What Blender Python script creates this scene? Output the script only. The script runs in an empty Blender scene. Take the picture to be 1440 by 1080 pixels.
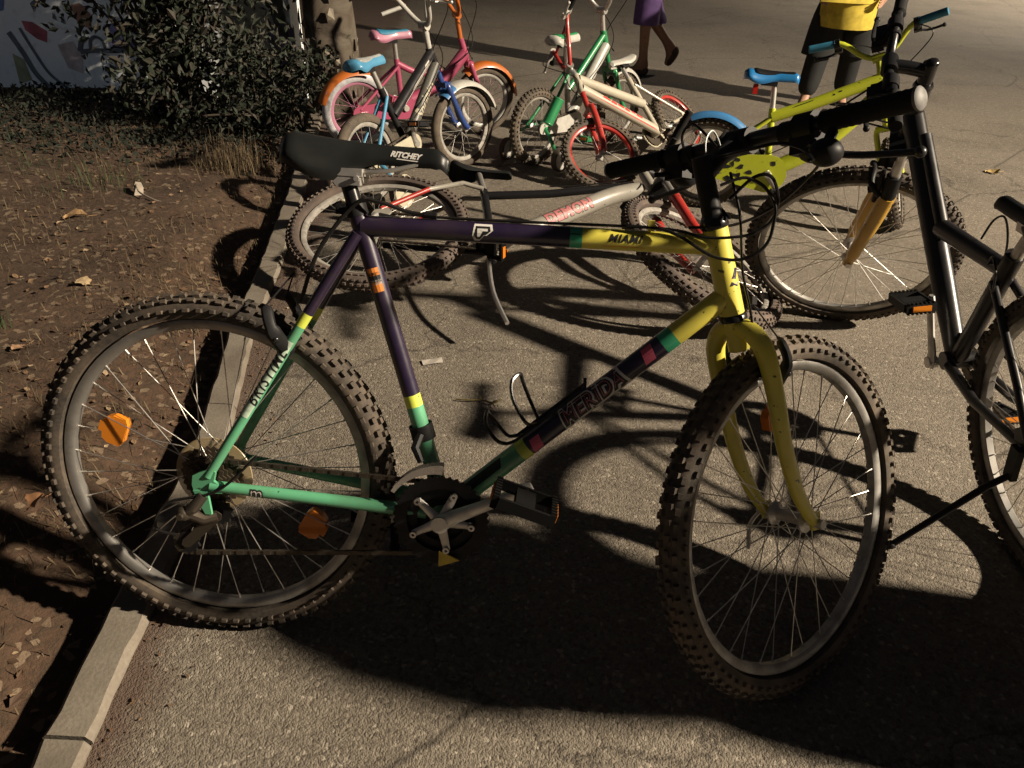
import bpy, bmesh, math, random
from math import sin, cos, pi, radians
from mathutils import Vector, Matrix
from mathutils.bvhtree import BVHTree

random.seed(7)
C = bpy.context.scene
COL = C.collection

# ------------------------------------------------------------------ camera, world, lamp, exposure
cam_d = bpy.data.cameras.new('camera')
cam = bpy.data.objects.new('camera', cam_d); COL.objects.link(cam)
cam_d.sensor_width = 36.0; cam_d.sensor_fit = 'HORIZONTAL'
cam_d.lens = 36.0 * 1064.6 / 1440.0
cam_d.clip_start = 0.02; cam_d.clip_end = 500
_rt = Vector((0.9987708, 0.0270152, 0.0415579))
_up = Vector((-0.0495670, 0.5443549, 0.8373893))
_fw = Vector((0.0, 0.8384199, -0.5450249))
cam.matrix_world = Matrix(((_rt.x, _up.x, -_fw.x, 0), (_rt.y, _up.y, -_fw.y, 0), (_rt.z, _up.z, -_fw.z, 1.2481), (0, 0, 0, 1)))
C.camera = cam

world = bpy.data.worlds.new('World'); C.world = world; world.use_nodes = True
wn = world.node_tree.nodes; bg = wn['Background']
bg.inputs[0].default_value = (0.58, 0.58, 0.68, 1); bg.inputs[1].default_value = 0.036

LAMP = Vector((12.0, -0.6, 7.4))
ld = bpy.data.lights.new('street_lamp_bulb', 'SPOT')
ld.energy = 24000; ld.color = (1.0, 0.845, 0.645)
ld.shadow_soft_size = 0.20; ld.spot_size = radians(79); ld.spot_blend = 1.0
lamp_light = bpy.data.objects.new('street_lamp_bulb', ld); COL.objects.link(lamp_light)
_d = (Vector((2.6, 0.7, 0)) - LAMP).normalized()
lamp_light.matrix_world = Matrix.Translation(LAMP) @ _d.to_track_quat('-Z', 'Y').to_matrix().to_4x4()

ld2 = bpy.data.lights.new('street_lamp_bulb', 'SPOT'); ld2.spot_size = radians(70); ld2.spot_blend = 1.0
ld2.energy = 8000; ld2.color = (1.0, 0.86, 0.67); ld2.shadow_soft_size = 0.11
lamp_light2 = bpy.data.objects.new('street_lamp_bulb', ld2); COL.objects.link(lamp_light2)
lamp_light2.matrix_world = Matrix.Translation((12.5, 15.5, 6.2)) @ (Vector((7.8, 13.0, 0)) - Vector((12.5, 15.5, 6.2))).to_track_quat('-Z', 'Y').to_matrix().to_4x4()

ld3 = bpy.data.lights.new('cool_lamp_bulb', 'SPOT'); ld3.spot_size = radians(52); ld3.spot_blend = 1.0
ld3.energy = 120; ld3.color = (0.74, 0.86, 1.0); ld3.shadow_soft_size = 0.15
lamp_light3 = bpy.data.objects.new('cool_lamp_bulb', ld3); COL.objects.link(lamp_light3)
lamp_light3.matrix_world = Matrix.Translation((-5.5, -1.5, 4.1)) @ (Vector((-2.9, 5.0, .4)) - Vector((-5.5, -1.5, 4.1))).to_track_quat('-Z', 'Y').to_matrix().to_4x4()

C.view_settings.view_transform = 'Standard'
C.view_settings.look = 'None'
C.view_settings.gamma = 1.0
C.view_settings.use_curve_mapping = False
C.view_settings.exposure = 0.0
C.cycles.use_denoising = True
C.cycles.max_bounces = 6
C.cycles.sample_clamp_indirect = 4

# ------------------------------------------------------------------ materials
def newmat(name):
    m = bpy.data.materials.new(name); m.use_nodes = True
    nt = m.node_tree
    return m, nt, nt.nodes['Principled BSDF']
def N(nt, typ, **kw):
    n = nt.nodes.new(typ)
    for k, v in kw.items():
        setattr(n, k, v)
    return n
def ramp(nt, fac, stops):
    r = N(nt, 'ShaderNodeValToRGB'); e = r.color_ramp.elements
    while len(e) < len(stops): e.new(0.5)
    for el, (p, c) in zip(e, stops):
        el.position = p; el.color = (*c, 1) if len(c) == 3 else c
    nt.links.new(fac, r.inputs[0]); return r.outputs[0]
def noise(nt, scale, detail=4, rough=0.55, coord='Object', dist=0.0):
    tc = N(nt, 'ShaderNodeTexCoord'); n = N(nt, 'ShaderNodeTexNoise')
    n.inputs['Scale'].default_value = scale; n.inputs['Detail'].default_value = detail
    n.inputs['Roughness'].default_value = rough; n.inputs['Distortion'].default_value = dist
    nt.links.new(tc.outputs[coord], n.inputs['Vector']); return n.outputs['Fac']
def mixc(nt, fac, a, b):
    m = N(nt, 'ShaderNodeMix', data_type='RGBA')
    if hasattr(fac, 'node'): nt.links.new(fac, m.inputs[0])
    else: m.inputs[0].default_value = fac
    for i, v in ((6, a), (7, b)):
        if hasattr(v, 'node'): nt.links.new(v, m.inputs[i])
        else: m.inputs[i].default_value = (*v, 1)
    return m.outputs[2]
def bump(nt, p, h, strength=0.3, dist=0.002):
    b = N(nt, 'ShaderNodeBump'); b.inputs['Strength'].default_value = strength; b.inputs['Distance'].default_value = dist
    nt.links.new(h, b.inputs['Height']); nt.links.new(b.outputs[0], p.inputs['Normal'])

DIRT = (0.075, 0.052, 0.034)
def paint(name, col, rough=0.34, dirt=0.5, chips=True, coat=0.45):
    m, nt, p = newmat(name)
    n1 = noise(nt, 9, 5); c = mixc(nt, ramp(nt, n1, [(0.45, (0, 0, 0)), (0.8, (dirt,) * 3)]), col, DIRT)
    if chips:
        n2 = noise(nt, 75, 2); c = mixc(nt, ramp(nt, n2, [(0.69, (0, 0, 0)), (0.72, (.85,) * 3)]), c, (0.02, 0.018, 0.016))
        n4 = noise(nt, 22, 6, .75); c = mixc(nt, ramp(nt, n4, [(0.70, (0, 0, 0)), (0.735, (.7,) * 3)]), c, (0.05, 0.042, 0.034))
    nt.links.new(c, p.inputs['Base Color'])
    n3 = noise(nt, 30, 3); r = N(nt, 'ShaderNodeMapRange'); r.inputs[3].default_value = rough - .06; r.inputs[4].default_value = rough + .22
    nt.links.new(n3, r.inputs[0]); nt.links.new(r.outputs[0], p.inputs['Roughness'])
    p.inputs['Coat Weight'].default_value = coat; p.inputs['Coat Roughness'].default_value = 0.16
    return m
def plain(name, col, rough=0.6, metal=0.0, nz=0.0, nscale=40):
    m, nt, p = newmat(name)
    if nz:
        n1 = noise(nt, nscale, 4)
        d = tuple(max(0, c * (1 - nz)) for c in col); l = tuple(min(1, c * (1 + nz)) for c in col)
        nt.links.new(ramp(nt, n1, [(0.3, d), (0.7, l)]), p.inputs['Base Color'])
    else:
        p.inputs['Base Color'].default_value = (*col, 1)
    p.inputs['Roughness'].default_value = rough; p.inputs['Metallic'].default_value = metal
    return m
def rubber(name, col, dust=(0.16, 0.12, 0.085), amount=0.6, rough=0.85):
    m, nt, p = newmat(name)
    n1 = noise(nt, 14, 6, 0.65); n2 = noise(nt, 160, 2)
    c = mixc(nt, ramp(nt, n1, [(0.38, (0.05,) * 3), (0.72, (amount,) * 3)]), col, dust)
    c = mixc(nt, ramp(nt, n2, [(0.35, (0, 0, 0)), (0.75, (.3,) * 3)]), c, dust)
    nt.links.new(c, p.inputs['Base Color']); p.inputs['Roughness'].default_value = rough
    bump(nt, p, n2, 0.25, 0.0006)
    return m
def metal(name, col=(0.55, 0.54, 0.52), rough=0.34, grime=0.4):
    m, nt, p = newmat(name)
    n1 = noise(nt, 26, 5)
    f = ramp(nt, n1, [(0.42, (0, 0, 0)), (0.75, (grime,) * 3)])
    nt.links.new(mixc(nt, f, col, (0.07, 0.055, 0.04)), p.inputs['Base Color'])
    p.inputs['Metallic'].default_value = 0.85
    r = N(nt, 'ShaderNodeMapRange'); r.inputs[3].default_value = rough - .08; r.inputs[4].default_value = rough + .3
    nt.links.new(n1, r.inputs[0]); nt.links.new(r.outputs[0], p.inputs['Roughness'])
    return m
def clear_plastic(name, col, alpha, rough=0.3):
    m, nt, p = newmat(name)
    p.inputs['Base Color'].default_value = (*col, 1); p.inputs['Alpha'].default_value = alpha; p.inputs['Roughness'].default_value = rough
    return m

M = {}
M['purple'] = paint('purple_paint', (0.0145, 0.0085, 0.030), 0.3, 0.3)
M['green'] = paint('green_paint', (0.098, 0.345, 0.19), 0.38, 0.5)
M['teal'] = paint('teal_paint', (0.03, 0.33, 0.17), 0.38, 0.25)
M['yellow'] = paint('yellow_paint', (0.62, 0.55, 0.075), 0.36, 0.28)
M['lime_band'] = paint('lime_band_paint', (0.55, 0.62, 0.08), 0.4, 0.2)
M['blackpaint'] = paint('black_paint', (0.012, 0.012, 0.014), 0.28, 0.15, False)
M['black'] = plain('black_plastic', (0.012, 0.012, 0.013), 0.5, nz=.3)
M['pedal_black'] = plain('pedal_plastic', (0.006, 0.006, 0.006), 0.7)
M['black_gloss'] = plain('black_gloss', (0.010, 0.010, 0.011), 0.25)
M['grip'] = plain('grip_rubber', (0.010, 0.010, 0.010), 0.75, nz=.3, nscale=200)
M['endcap'] = plain('grip_end_cap', (0.13, 0.125, 0.118), 0.6, nz=.2, nscale=120)
M['saddle'] = plain('saddle_vinyl', (0.013, 0.014, 0.014), 0.36, nz=.35, nscale=12)
M['steel'] = metal('steel', (0.6, 0.58, 0.55), 0.3, .45)
M['alu'] = metal('aluminium', (0.62, 0.60, 0.57), 0.42, .4)
M['rim'] = metal('rim_aluminium', (0.40, 0.39, 0.37), 0.40, .6)
M['rim_white'] = plain('dusty_rim', (0.25, 0.235, 0.21), 0.6, nz=.3)
M['chrome'] = metal('chrome', (0.75, 0.74, 0.72), 0.16, .15)
M['chain'] = metal('oily_chain', (0.09, 0.075, 0.06), 0.5, .6)
M['cog'] = metal('dirty_cogs', (0.12, 0.095, 0.07), 0.5, .6)
M['tyre'] = rubber('tyre_rubber', (0.018, 0.017, 0.016), amount=.55)
M['tyre_dusty'] = rubber('dusty_tyre_rubber', (0.035, 0.031, 0.027), amount=.85)
M['tyre_brown'] = rubber('brown_dusted_tyre', (0.06, 0.048, 0.042), (0.13, 0.095, 0.075), .8)
M['tyre_kid'] = rubber('small_tyre_rubber', (0.03, 0.027, 0.022), amount=.7)
M['tyre_white'] = plain('white_tyre', (0.36, 0.36, 0.38), 0.7, nz=.25)
M['amber'] = clear_plastic('amber_reflector', (0.75, 0.24, 0.02), .93, .25)
M['amber_dark'] = clear_plastic('orange_reflector', (0.60, 0.17, 0.015), .95, .25)
M['redrefl'] = clear_plastic('red_reflector', (0.45, 0.02, 0.015), .95, .2)
M['disc'] = clear_plastic('yellowed_clear_disc', (0.42, 0.33, 0.19), .62, .35)
M['white'] = plain('white_paint', (0.38, 0.37, 0.34), 0.4, nz=.12)
M['cream'] = plain('cream_plastic', (0.38, 0.35, 0.26), 0.5, nz=.12)
M['print_white'] = plain('white_print', (0.62, 0.60, 0.57), 0.5)
M['print_black'] = plain('black_print', (0.01, 0.01, 0.011), 0.5)
M['print_pink'] = plain('pink_print', (0.58, 0.10, 0.17), 0.5)
M['print_rose'] = plain('rose_print', (0.42, 0.13, 0.15), 0.5)
M['print_salmon'] = plain('salmon_print', (0.40, 0.15, 0.15), 0.5, nz=.15)
M['print_red'] = plain('red_print', (0.50, 0.03, 0.025), 0.5)
M['print_orange'] = plain('orange_print', (0.60, 0.20, 0.04), 0.5)
M['print_silver'] = plain('pale_print', (0.45, 0.41, 0.38), 0.5)
M['stay_print'] = plain('worn_stay_print', (.40, .50, .40), .5, nz=.3, nscale=60)
M['tag_yellow'] = plain('yellow_tag', (0.60, 0.44, 0.05), 0.5, nz=.2)
M['gold'] = paint('golden_fork_paint', (0.48, 0.27, 0.025), 0.35, .3)
M['silverpaint'] = paint('silver_paint', (0.27, 0.255, 0.22), 0.35, .35)
M['darksilver'] = paint('dark_silver_paint', (0.085, 0.083, 0.075), 0.3, .2)
M['red'] = paint('red_paint', (0.34, 0.024, 0.018), 0.35, .2)
M['orange'] = paint('orange_paint', (0.42, 0.11, 0.015), 0.35, .15, False)
M['pink'] = paint('pink_paint', (0.32, 0.052, 0.11), 0.4, .15, False)
M['palepink'] = paint('pale_pink_paint', (0.36, 0.15, 0.22), 0.45, .15, False)
M['blue'] = paint('blue_paint', (0.04, 0.165, 0.37), 0.3, .12, False)
M['deepblue'] = paint('deep_blue_paint', (0.014, 0.045, 0.19), 0.35, .1, False)
M['skyblue'] = paint('sky_blue_paint', (0.065, 0.24, 0.40), 0.35, .12, False)
M['saddleblue'] = paint('bright_blue_vinyl', (0.013, 0.145, 0.37), 0.25, .05, False)
M['lime'] = paint('lime_paint', (0.42, 0.47, 0.02), 0.36, .12)
M['kidgreen'] = paint('mid_green_paint', (0.016, 0.20, 0.07), 0.35, .1, False)
M['creampaint'] = paint('cream_white_paint', (0.40, 0.365, 0.29), 0.4, .25, False)
M['bluegrip'] = plain('blue_grip', (0.02, 0.15, 0.25), 0.6, nz=.15)
M['tealgrip'] = plain('teal_grip', (0.03, 0.15, 0.16), 0.7, nz=.15)
M['cable'] = plain('cable_housing', (0.012, 0.011, 0.011), 0.35)
M['greysaddle'] = plain('grey_white_vinyl', (0.27, 0.28, 0.275), 0.35, nz=.12)

for k_ in ('black', 'grip', 'pedal_black', 'saddle', 'cable', 'blackpaint'): M[k_].node_tree.nodes['Principled BSDF'].inputs['Specular IOR Level'].default_value = {'blackpaint': .4, 'pedal_black': .07}.get(k_, .2)
M['blackpaint'].node_tree.nodes['Principled BSDF'].inputs['Coat Weight'].default_value = .15
# ------------------------------------------------------------------ geometry helper
class MB:
    def __init__(s, X=None):
        s.v = []; s.f = []; s.m = []; s.X = X
    def add(s, vs, fs, mi=0):
        o = len(s.v)
        if s.X is None: s.v += [Vector(v) for v in vs]
        else: s.v += [s.X @ Vector(v) for v in vs]
        for k, f in enumerate(fs):
            s.f.append(tuple(i + o for i in f)); s.m.append(mi if isinstance(mi, int) else mi[k])
    def tube(s, pts, r, n=10, mi=0, caps=True, zones=None, flat=None):
        pts = [Vector(p) for p in pts]; L = len(pts)
        rs = r if isinstance(r, (list, tuple)) else [r] * L
        t0 = (pts[1] - pts[0]).normalized()
        u = t0.orthogonal().normalized() if flat is None else (Vector(flat) - t0 * Vector(flat).dot(t0)).normalized()
        vs = []; fs = []; ms = []
        for i in range(L):
            t = (pts[min(i + 1, L - 1)] - pts[max(i - 1, 0)]).normalized()
            u = (u - t * u.dot(t)).normalized(); w = t.cross(u)
            ra, rb = (rs[i] if isinstance(rs[i], (tuple, list)) else (rs[i], rs[i]))
            for k in range(n):
                a = 2 * pi * k / n
                vs.append(pts[i] + u * cos(a) * ra + w * sin(a) * rb)
        for i in range(L - 1):
            z = mi if zones is None else zones[i]
            for k in range(n):
                k2 = (k + 1) % n
                fs.append((i * n + k, i * n + k2, (i + 1) * n + k2, (i + 1) * n + k)); ms.append(z)
        if caps:
            fs.append(tuple(reversed(range(n)))); ms.append(mi if zones is None else zones[0])
            fs.append(tuple((L - 1) * n + k for k in range(n))); ms.append(mi if zones is None else zones[-1])
        s.add(vs, fs, ms)
    def cyl(s, a, b, r, n=12, mi=0): s.tube([a, b], r, n, mi)
    def box(s, c, sz, R=None, mi=0, taper=1.0):
        x, y, z = sz[0] / 2, sz[1] / 2, sz[2] / 2
        vs = [Vector((sx * x * (taper if sz_ > 0 else 1), sy * y * (taper if sz_ > 0 else 1), sz_ * z)) for sz_ in (-1, 1) for sy in (-1, 1) for sx in (-1, 1)]
        if R is not None: vs = [R @ v for v in vs]
        c = Vector(c)
        s.add([v + c for v in vs], [(0, 2, 3, 1), (4, 5, 7, 6), (0, 1, 5, 4), (2, 6, 7, 3), (0, 4, 6, 2), (1, 3, 7, 5)], mi)
    def lathe(s, prof, o=(0, 0, 0), ax=(0, 1, 0), n=48, mi=0, closed=True, zones=None, a0=0.0, a1=2 * pi):
        """prof = [(r, h)] turned about ax; closed joins last profile point to the first"""
        o = Vector(o); ax = Vector(ax).normalized(); u = Vector((1, 0, 0)) if abs(ax.x) < .9 else Vector((0, 0, 1))
        u = (u - ax * u.dot(ax)).normalized(); w = ax.cross(u)
        P = len(prof); full = abs(a1 - a0 - 2 * pi) < 1e-6; rings = n if full else n + 1
        vs = []
        for i in range(rings):
            a = a0 + (a1 - a0) * i / n
            d = u * cos(a) + w * sin(a)
            for r, h in prof: vs.append(o + d * r + ax * h)
        fs = []; ms = []
        for i in range(n):
            j = (i + 1) % rings
            for k in range(P if closed else P - 1):
                k2 = (k + 1) % P
                fs.append((i * P + k, i * P + k2, j * P + k2, j * P + k)); ms.append(zones[k] if zones else mi)
        if not full and closed:
            fs.append(tuple(range(P))); ms.append(mi if not zones else zones[0])
            fs.append(tuple(reversed([n * P + k for k in range(P)]))); ms.append(mi if not zones else zones[0])
        s.add(vs, fs, ms)
    def ball(s, c, r, n=12, m=8, mi=0, R=None):
        r = r if isinstance(r, (tuple, list)) else (r, r, r); c = Vector(c); vs = []; fs = []
        for j in range(m + 1):
            b = pi * j / m
            for i in range(n):
                a = 2 * pi * i / n
                v = Vector((r[0] * sin(b) * cos(a), r[1] * sin(b) * sin(a), r[2] * cos(b)))
                if R is not None: v = R @ v
                vs.append(c + v)
        for j in range(m):
            for i in range(n):
                i2 = (i + 1) % n
                fs.append((j * n + i, (j + 1) * n + i, (j + 1) * n + i2, j * n + i2))
        s.add(vs, fs, mi)
    def poly(s, pts, mi=0):
        s.add(pts, [tuple(range(len(pts)))], mi)
    def plate(s, pts2, o, ux, uy, th, mi=0):
        """extruded outline: 2-D points in the plane (ux, uy) at o, thickness th along the normal"""
        o = Vector(o); ux = Vector(ux).normalized(); uy = Vector(uy).normalized(); nn = ux.cross(uy).normalized(); k = len(pts2)
        a = [o + ux * p[0] + uy * p[1] - nn * th / 2 for p in pts2]; b = [q + nn * th for q in a]
        s.add(a + b, [tuple(reversed(range(k))), tuple(range(k, 2 * k))] + [(i, (i + 1) % k, k + (i + 1) % k, k + i) for i in range(k)], mi)
    def mesh(s, name, mats, smooth=40):
        me = bpy.data.meshes.new(name)
        me.from_pydata([tuple(v) for v in s.v], [], s.f)
        for mt in (mats if isinstance(mats, (list, tuple)) else [mats]): me.materials.append(mt)
        me.polygons.foreach_set('material_index', s.m)
        if smooth:
            me.polygons.foreach_set('use_smooth', [True] * len(me.polygons))
            try: me.set_sharp_from_angle(angle=radians(smooth))
            except Exception: pass
        me.update(); return me
    def build(s, name, mats, parent=None, smooth=40, **tags):
        return link(name, s.mesh(name, mats, smooth), parent, **tags)
    def bvh(s): return BVHTree.FromPolygons([tuple(v) for v in s.v], s.f)

def link(name, data, parent=None, **tags):
    o = bpy.data.objects.new(name, data); COL.objects.link(o)
    if parent is not None: o.parent = parent
    for k, v in tags.items(): o[k] = v
    return o
def thing(name, label, cat, Mx=None, group=None):
    o = bpy.data.objects.new(name, None); COL.objects.link(o); o.empty_display_size = 0.1
    if Mx is not None: o.matrix_world = Mx
    o['label'] = label; o['category'] = cat
    if group: o['group'] = group
    return o
def bez(p, n=12):
    """Catmull-Rom through the points"""
    p = [Vector(q) for q in p]; out = []
    for i in range(len(p) - 1):
        a = p[max(i - 1, 0)]; b = p[i]; c = p[i + 1]; d = p[min(i + 2, len(p) - 1)]
        for k in range(n):
            t = k / n
            out.append(0.5 * ((2 * b) + (c - a) * t + (2 * a - 5 * b + 4 * c - d) * t * t + (3 * b - a - 3 * c + d) * t ** 3))
    out.append(p[-1]); return out
def lerp(a, b, t): return Vector(a) + (Vector(b) - Vector(a)) * t

# ------------------------------------------------------------------ lettering laid on surfaces
def text_flat(body, size, bold=0.0, shear=0.0, space=1.0):
    cu = bpy.data.curves.new('t', 'FONT'); cu.body = body; cu.size = size; cu.offset = bold; cu.shear = shear; cu.space_character = space
    cu.align_x = 'CENTER'; cu.align_y = 'CENTER'; cu.resolution_u = 3
    o = bpy.data.objects.new('t', cu); COL.objects.link(o)
    dg = bpy.context.evaluated_depsgraph_get(); me = bpy.data.meshes.new_from_object(o.evaluated_get(dg))
    bm = bmesh.new(); bm.from_mesh(me)
    bpy.data.objects.remove(o); bpy.data.curves.remove(cu); bpy.data.meshes.remove(me)
    return bm
def shape_flat(polys):
    bm = bmesh.new()
    for P in polys: bm.faces.new([bm.verts.new((x, y, 0)) for x, y in P])
    return bm
def lay(name, bm, o, ux, uy, bvh, mat, parent, off=0.0007, step=0.005, **tags):
    o = Vector(o); ux = Vector(ux).normalized(); uy = Vector(uy); uy = (uy - ux * uy.dot(ux)).normalized(); nn = ux.cross(uy)
    bmesh.ops.triangulate(bm, faces=bm.faces[:])
    xs = [v.co.x for v in bm.verts]; ys = [v.co.y for v in bm.verts]
    if not xs: bm.free(); return None
    k = math.floor(min(ys) / step)
    while k * step < max(ys):
        bmesh.ops.bisect_plane(bm, geom=bm.verts[:] + bm.edges[:] + bm.faces[:], plane_co=(0, k * step, 0), plane_no=(0, 1, 0)); k += 1
    vs = []; ok = []
    bm.verts.index_update()
    for v in bm.verts:
        P = o + ux * v.co.x + uy * v.co.y + nn * 0.12
        h = bvh.ray_cast(P, -nn, 0.3)
        if h[0] is None: vs.append((0, 0, 0)); ok.append(False)
        else:
            q = h[1] if h[1].dot(nn) > 0 else -h[1]
            vs.append(tuple(h[0] + q * off)); ok.append(True)
    fs = [tuple(v.index for v in f.verts) for f in bm.faces if all(ok[v.index] for v in f.verts)]
    bm.free()
    me = bpy.data.meshes.new(name); me.from_pydata(vs, [], fs); me.materials.append(mat); me.update()
    return link(name, me, parent, **tags)

# ------------------------------------------------------------------ bicycle pieces
def pose(x, y, psi, lean, pitch=0.0, R=0.335, z=0.0):
    h = Matrix.Translation((0, 0, R))
    return Matrix.Translation((x, y, z)) @ Matrix.Rotation(psi, 4, 'Z') @ Matrix.Rotation(-lean, 4, 'X') @ h @ Matrix.Rotation(pitch, 4, 'Y') @ h.inverted()
class Geo:
    def __init__(s, wb, ha, rake, R, steer):
        s.R = R; s.hub = Vector((0, 0, R)); s.fhub = Vector((wb, 0, R))
        s.ax = Vector((-cos(ha), 0, sin(ha))); s.perp = Vector((sin(ha), 0, cos(ha)))
        s.S0 = s.fhub - s.perp * rake
        s.st = Matrix.Translation(s.S0) @ Matrix.Rotation(steer, 4, s.ax) @ Matrix.Translation(-s.S0)
    def axp(s, t): return s.S0 + s.ax * t

TYRES = {}
def tyre_mesh(R, w, knob, mat, knobs=72, whitewall=False):
    key = (R, w, knob, mat.name)
    if key in TYRES: return TYRES[key]
    b = MB(); kh = 0.0055 if knob else 0.0
    rc = R - kh - w; prof = []
    for i in range(13):
        a = radians(-122) + radians(244) * i / 12
        prof.append((rc + w * cos(a) * 1.0, w * sin(a)))
    b.lathe(prof, n=80, closed=True)
    if knob:
        rows = [(-0.0070, 0.0, .0125, .0098), (0.0070, 0.5, .0125, .0098), (-0.0175, 0.25, .0130, .0090), (0.0175, 0.75, .0130, .0090)]
        if w > .022: rows += [(-0.0245, 0.6, .011, .007), (0.0245, 0.1, .011, .007)]
        sc = w / 0.0245
        for y, ph, lx, ly in rows:
            y *= sc; sb = max(-1, min(1, y / (w * 1.005))); b2 = math.asin(sb)
            for k in range(knobs):
                a = 2 * pi * (k + ph) / knobs
                er = Vector((cos(a), 0, sin(a))); et = Vector((-sin(a), 0, cos(a)))
                nrm = er * cos(b2) + Vector((0, 1, 0)) * sin(b2); side = et.cross(nrm)
                c = er * (rc + w * cos(b2)) + Vector((0, w * sin(b2), 0)) + nrm * (kh * .5 - .001)
                Rm = Matrix((et, side, nrm)).transposed()
                b.box(c, (lx * random.uniform(.85, 1.1), ly * random.uniform(.9, 1.08), kh * random.uniform(.85, 1.05) + .002), Rm, taper=.82)
    me = b.mesh('tyre', mat, 40); TYRES[key] = me; return me
SPOKES = {}
def spoke_mesh(rh, rr, w, s, crs, mat, t=0.00105):
    key = (rh, rr, w, s, crs, t)
    if key not in SPOKES:
        b = MB(); a = crs * radians(52)
        b.tube([(rh * cos(a), s * w, rh * sin(a)), (rr, s * .0025, 0)], t, 5)
        b.tube([(rr - .012, s * .004, 0), (rr + .001, s * .0025, 0)], t * 1.7, 5)
        SPOKES[key] = b.mesh('spoke', mat, 0)
    return SPOKES[key]
def wheel(parent, Mx, R, rimr, tw, tmat, rmat, knob=True, spokes=36, single=True, hubr=.018, hubw=.034, reflectors=(), rmat2=None, hubmat=None, spin=0.0, label=None, rimh=.0145, rw=.0115, knobs=82, spmat=None):
    b = MB(); h = rimh
    b.lathe([(rimr, -rw), (rimr, rw), (rimr - .006, rw + .0008), (rimr - h, rw - .002), (rimr - h - .003, rw - .0045), (rimr - h - .003, -rw + .0045), (rimr - h, -rw + .002), (rimr - .006, -rw - .0008)], n=80)
    W = b.build('wheel', rmat, parent, 35); W.matrix_basis = Mx @ Matrix.Rotation(spin, 4, 'Y')
    if label: W['label'] = label
    link('tyre', tyre_mesh(R, tw, knob, tmat, knobs), W)
    hb = MB(); hm = hubmat or M['alu']
    hb.lathe([(.0, -hubw - .012), (.008, -hubw - .012), (.0085, -hubw - .003), (hubr * 1.25, -hubw - .002), (hubr * 1.25, -hubw + .002), (hubr * .62, -hubw + .008), (hubr * .62, hubw - .008), (hubr * 1.25, hubw - .002), (hubr * 1.25, hubw + .002), (.0085, hubw + .003), (.008, hubw + .012), (0, hubw + .012)], n=16, closed=False)
    hb.cyl((0, -hubw - .028, 0), (0, hubw + .028, 0), .0048, 8)
    hb.build('hub', hm, W)
    sm = spmat or M['steel']
    if single:
        for k in range(spokes):
            s = 1 if k % 2 else -1; cr = 1 if (k // 2) % 2 else -1
            o = link('spoke', spoke_mesh(hubr, rimr - h, hubw, s, cr, sm), W)
            o.rotation_euler = (0, -2 * pi * k / spokes, 0)
    else:
        sb = MB()
        for k in range(spokes):
            s = 1 if k % 2 else -1; cr = 1 if (k // 2) % 2 else -1; a0 = 2 * pi * k / spokes; a = a0 + cr * radians(48)
            sb.tube([(hubr * cos(a), s * hubw, hubr * sin(a)), ((rimr - h) * cos(a0), s * .002, (rimr - h) * sin(a0))], .0011, 4)
        sb.build('spokes', sm, W, 0, kind='stuff')
    for ang, rr, mt in reflectors:
        rb = MB(); d = Vector((cos(ang), 0, sin(ang))); t = Vector((-sin(ang), 0, cos(ang)))
        out = [(-.034, -.020), (-.02, -.026), (.02, -.026), (.034, -.020), (.034, .004), (.026, .016), (.012, .018), (.012, .026), (-.012, .026), (-.012, .018), (-.026, .016), (-.034, .004)]
        rb.plate([(p[0] * .82, p[1] * .95) for p in out], d * rr, t, d, .016)
        rb.build('wheel_reflector', mt, W, 20)
    return W

def saddle_mb(xr, xn, zt_r, zt_n, wr, wn, drop_r, drop_n, dip=.006, n=18):
    """lofted saddle between xr (tail) and xn (nose)"""
    b = MB(); rings = []
    S = 26
    n = 30
    for i in range(n + 1):
        t = (1 - cos(pi * i / n)) / 2; x = xr + (xn - xr) * t
        # half width: flares at tail, narrow nose
        w = wn + (wr - wn) * (1 - min(1, t / .62)) ** 1.25 if t < .62 else wn
        endr = max(.02, 1 - (1 - t / .16) ** 2) ** .5 if t < .16 else 1
        if t > .93: endr = max(.12, (1 - ((t - .93) / .07) ** 2)) ** .5
        w *= max(endr, .10)
        zt = zt_r + (zt_n - zt_r) * t - dip * sin(pi * t) + (.004 * (1 - t / .15) if t < .15 else 0)
        if t > .9: zt -= .016 * ((t - .9) / .1) ** 2
        q_ = min(1, max(0, (t - .30) / .30)); q_ = q_ * q_ * (3 - 2 * q_); dr = (drop_r + (drop_n - drop_r) * q_) * (1 if t < .95 else .8)
        if t < .30: dr *= .58 + .42 * sin(pi / 2 * t / .30)
        if t < .12: zt -= .020 * (1 - t / .12) ** 2.2
        ring = []
        for k in range(S):
            a = pi * k / (S - 1)             # 0..pi across the top from right (-y) to left (+y)
            cx = -cos(a); sz = sin(a)
            edge = abs(cx)
            y = w * (edge ** .80) * (1 if cx > 0 else -1) * (1 - .22 * max(0, (edge - .88) / .12) ** 1.5)
            z = zt - dr * (edge ** 2.5) - .005 * (1 - sz)
            ring.append(Vector((x, y, z)))
        # under side
        ring += [Vector((x, w * .86, zt - dr * .92)), Vector((x, 0, zt - .016)), Vector((x, -w * .86, zt - dr * .92))]
        rings.append(ring)
    K = len(rings[0]); vs = [p for r in rings for p in r]; fs = []
    for i in range(n):
        for k in range(K):
            k2 = (k + 1) % K
            fs.append((i * K + k, (i + 1) * K + k, (i + 1) * K + k2, i * K + k2))
    fs.append(tuple(range(K))); fs.append(tuple(reversed([n * K + k for k in range(K)])))
    b.add(vs, fs); return b

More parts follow.
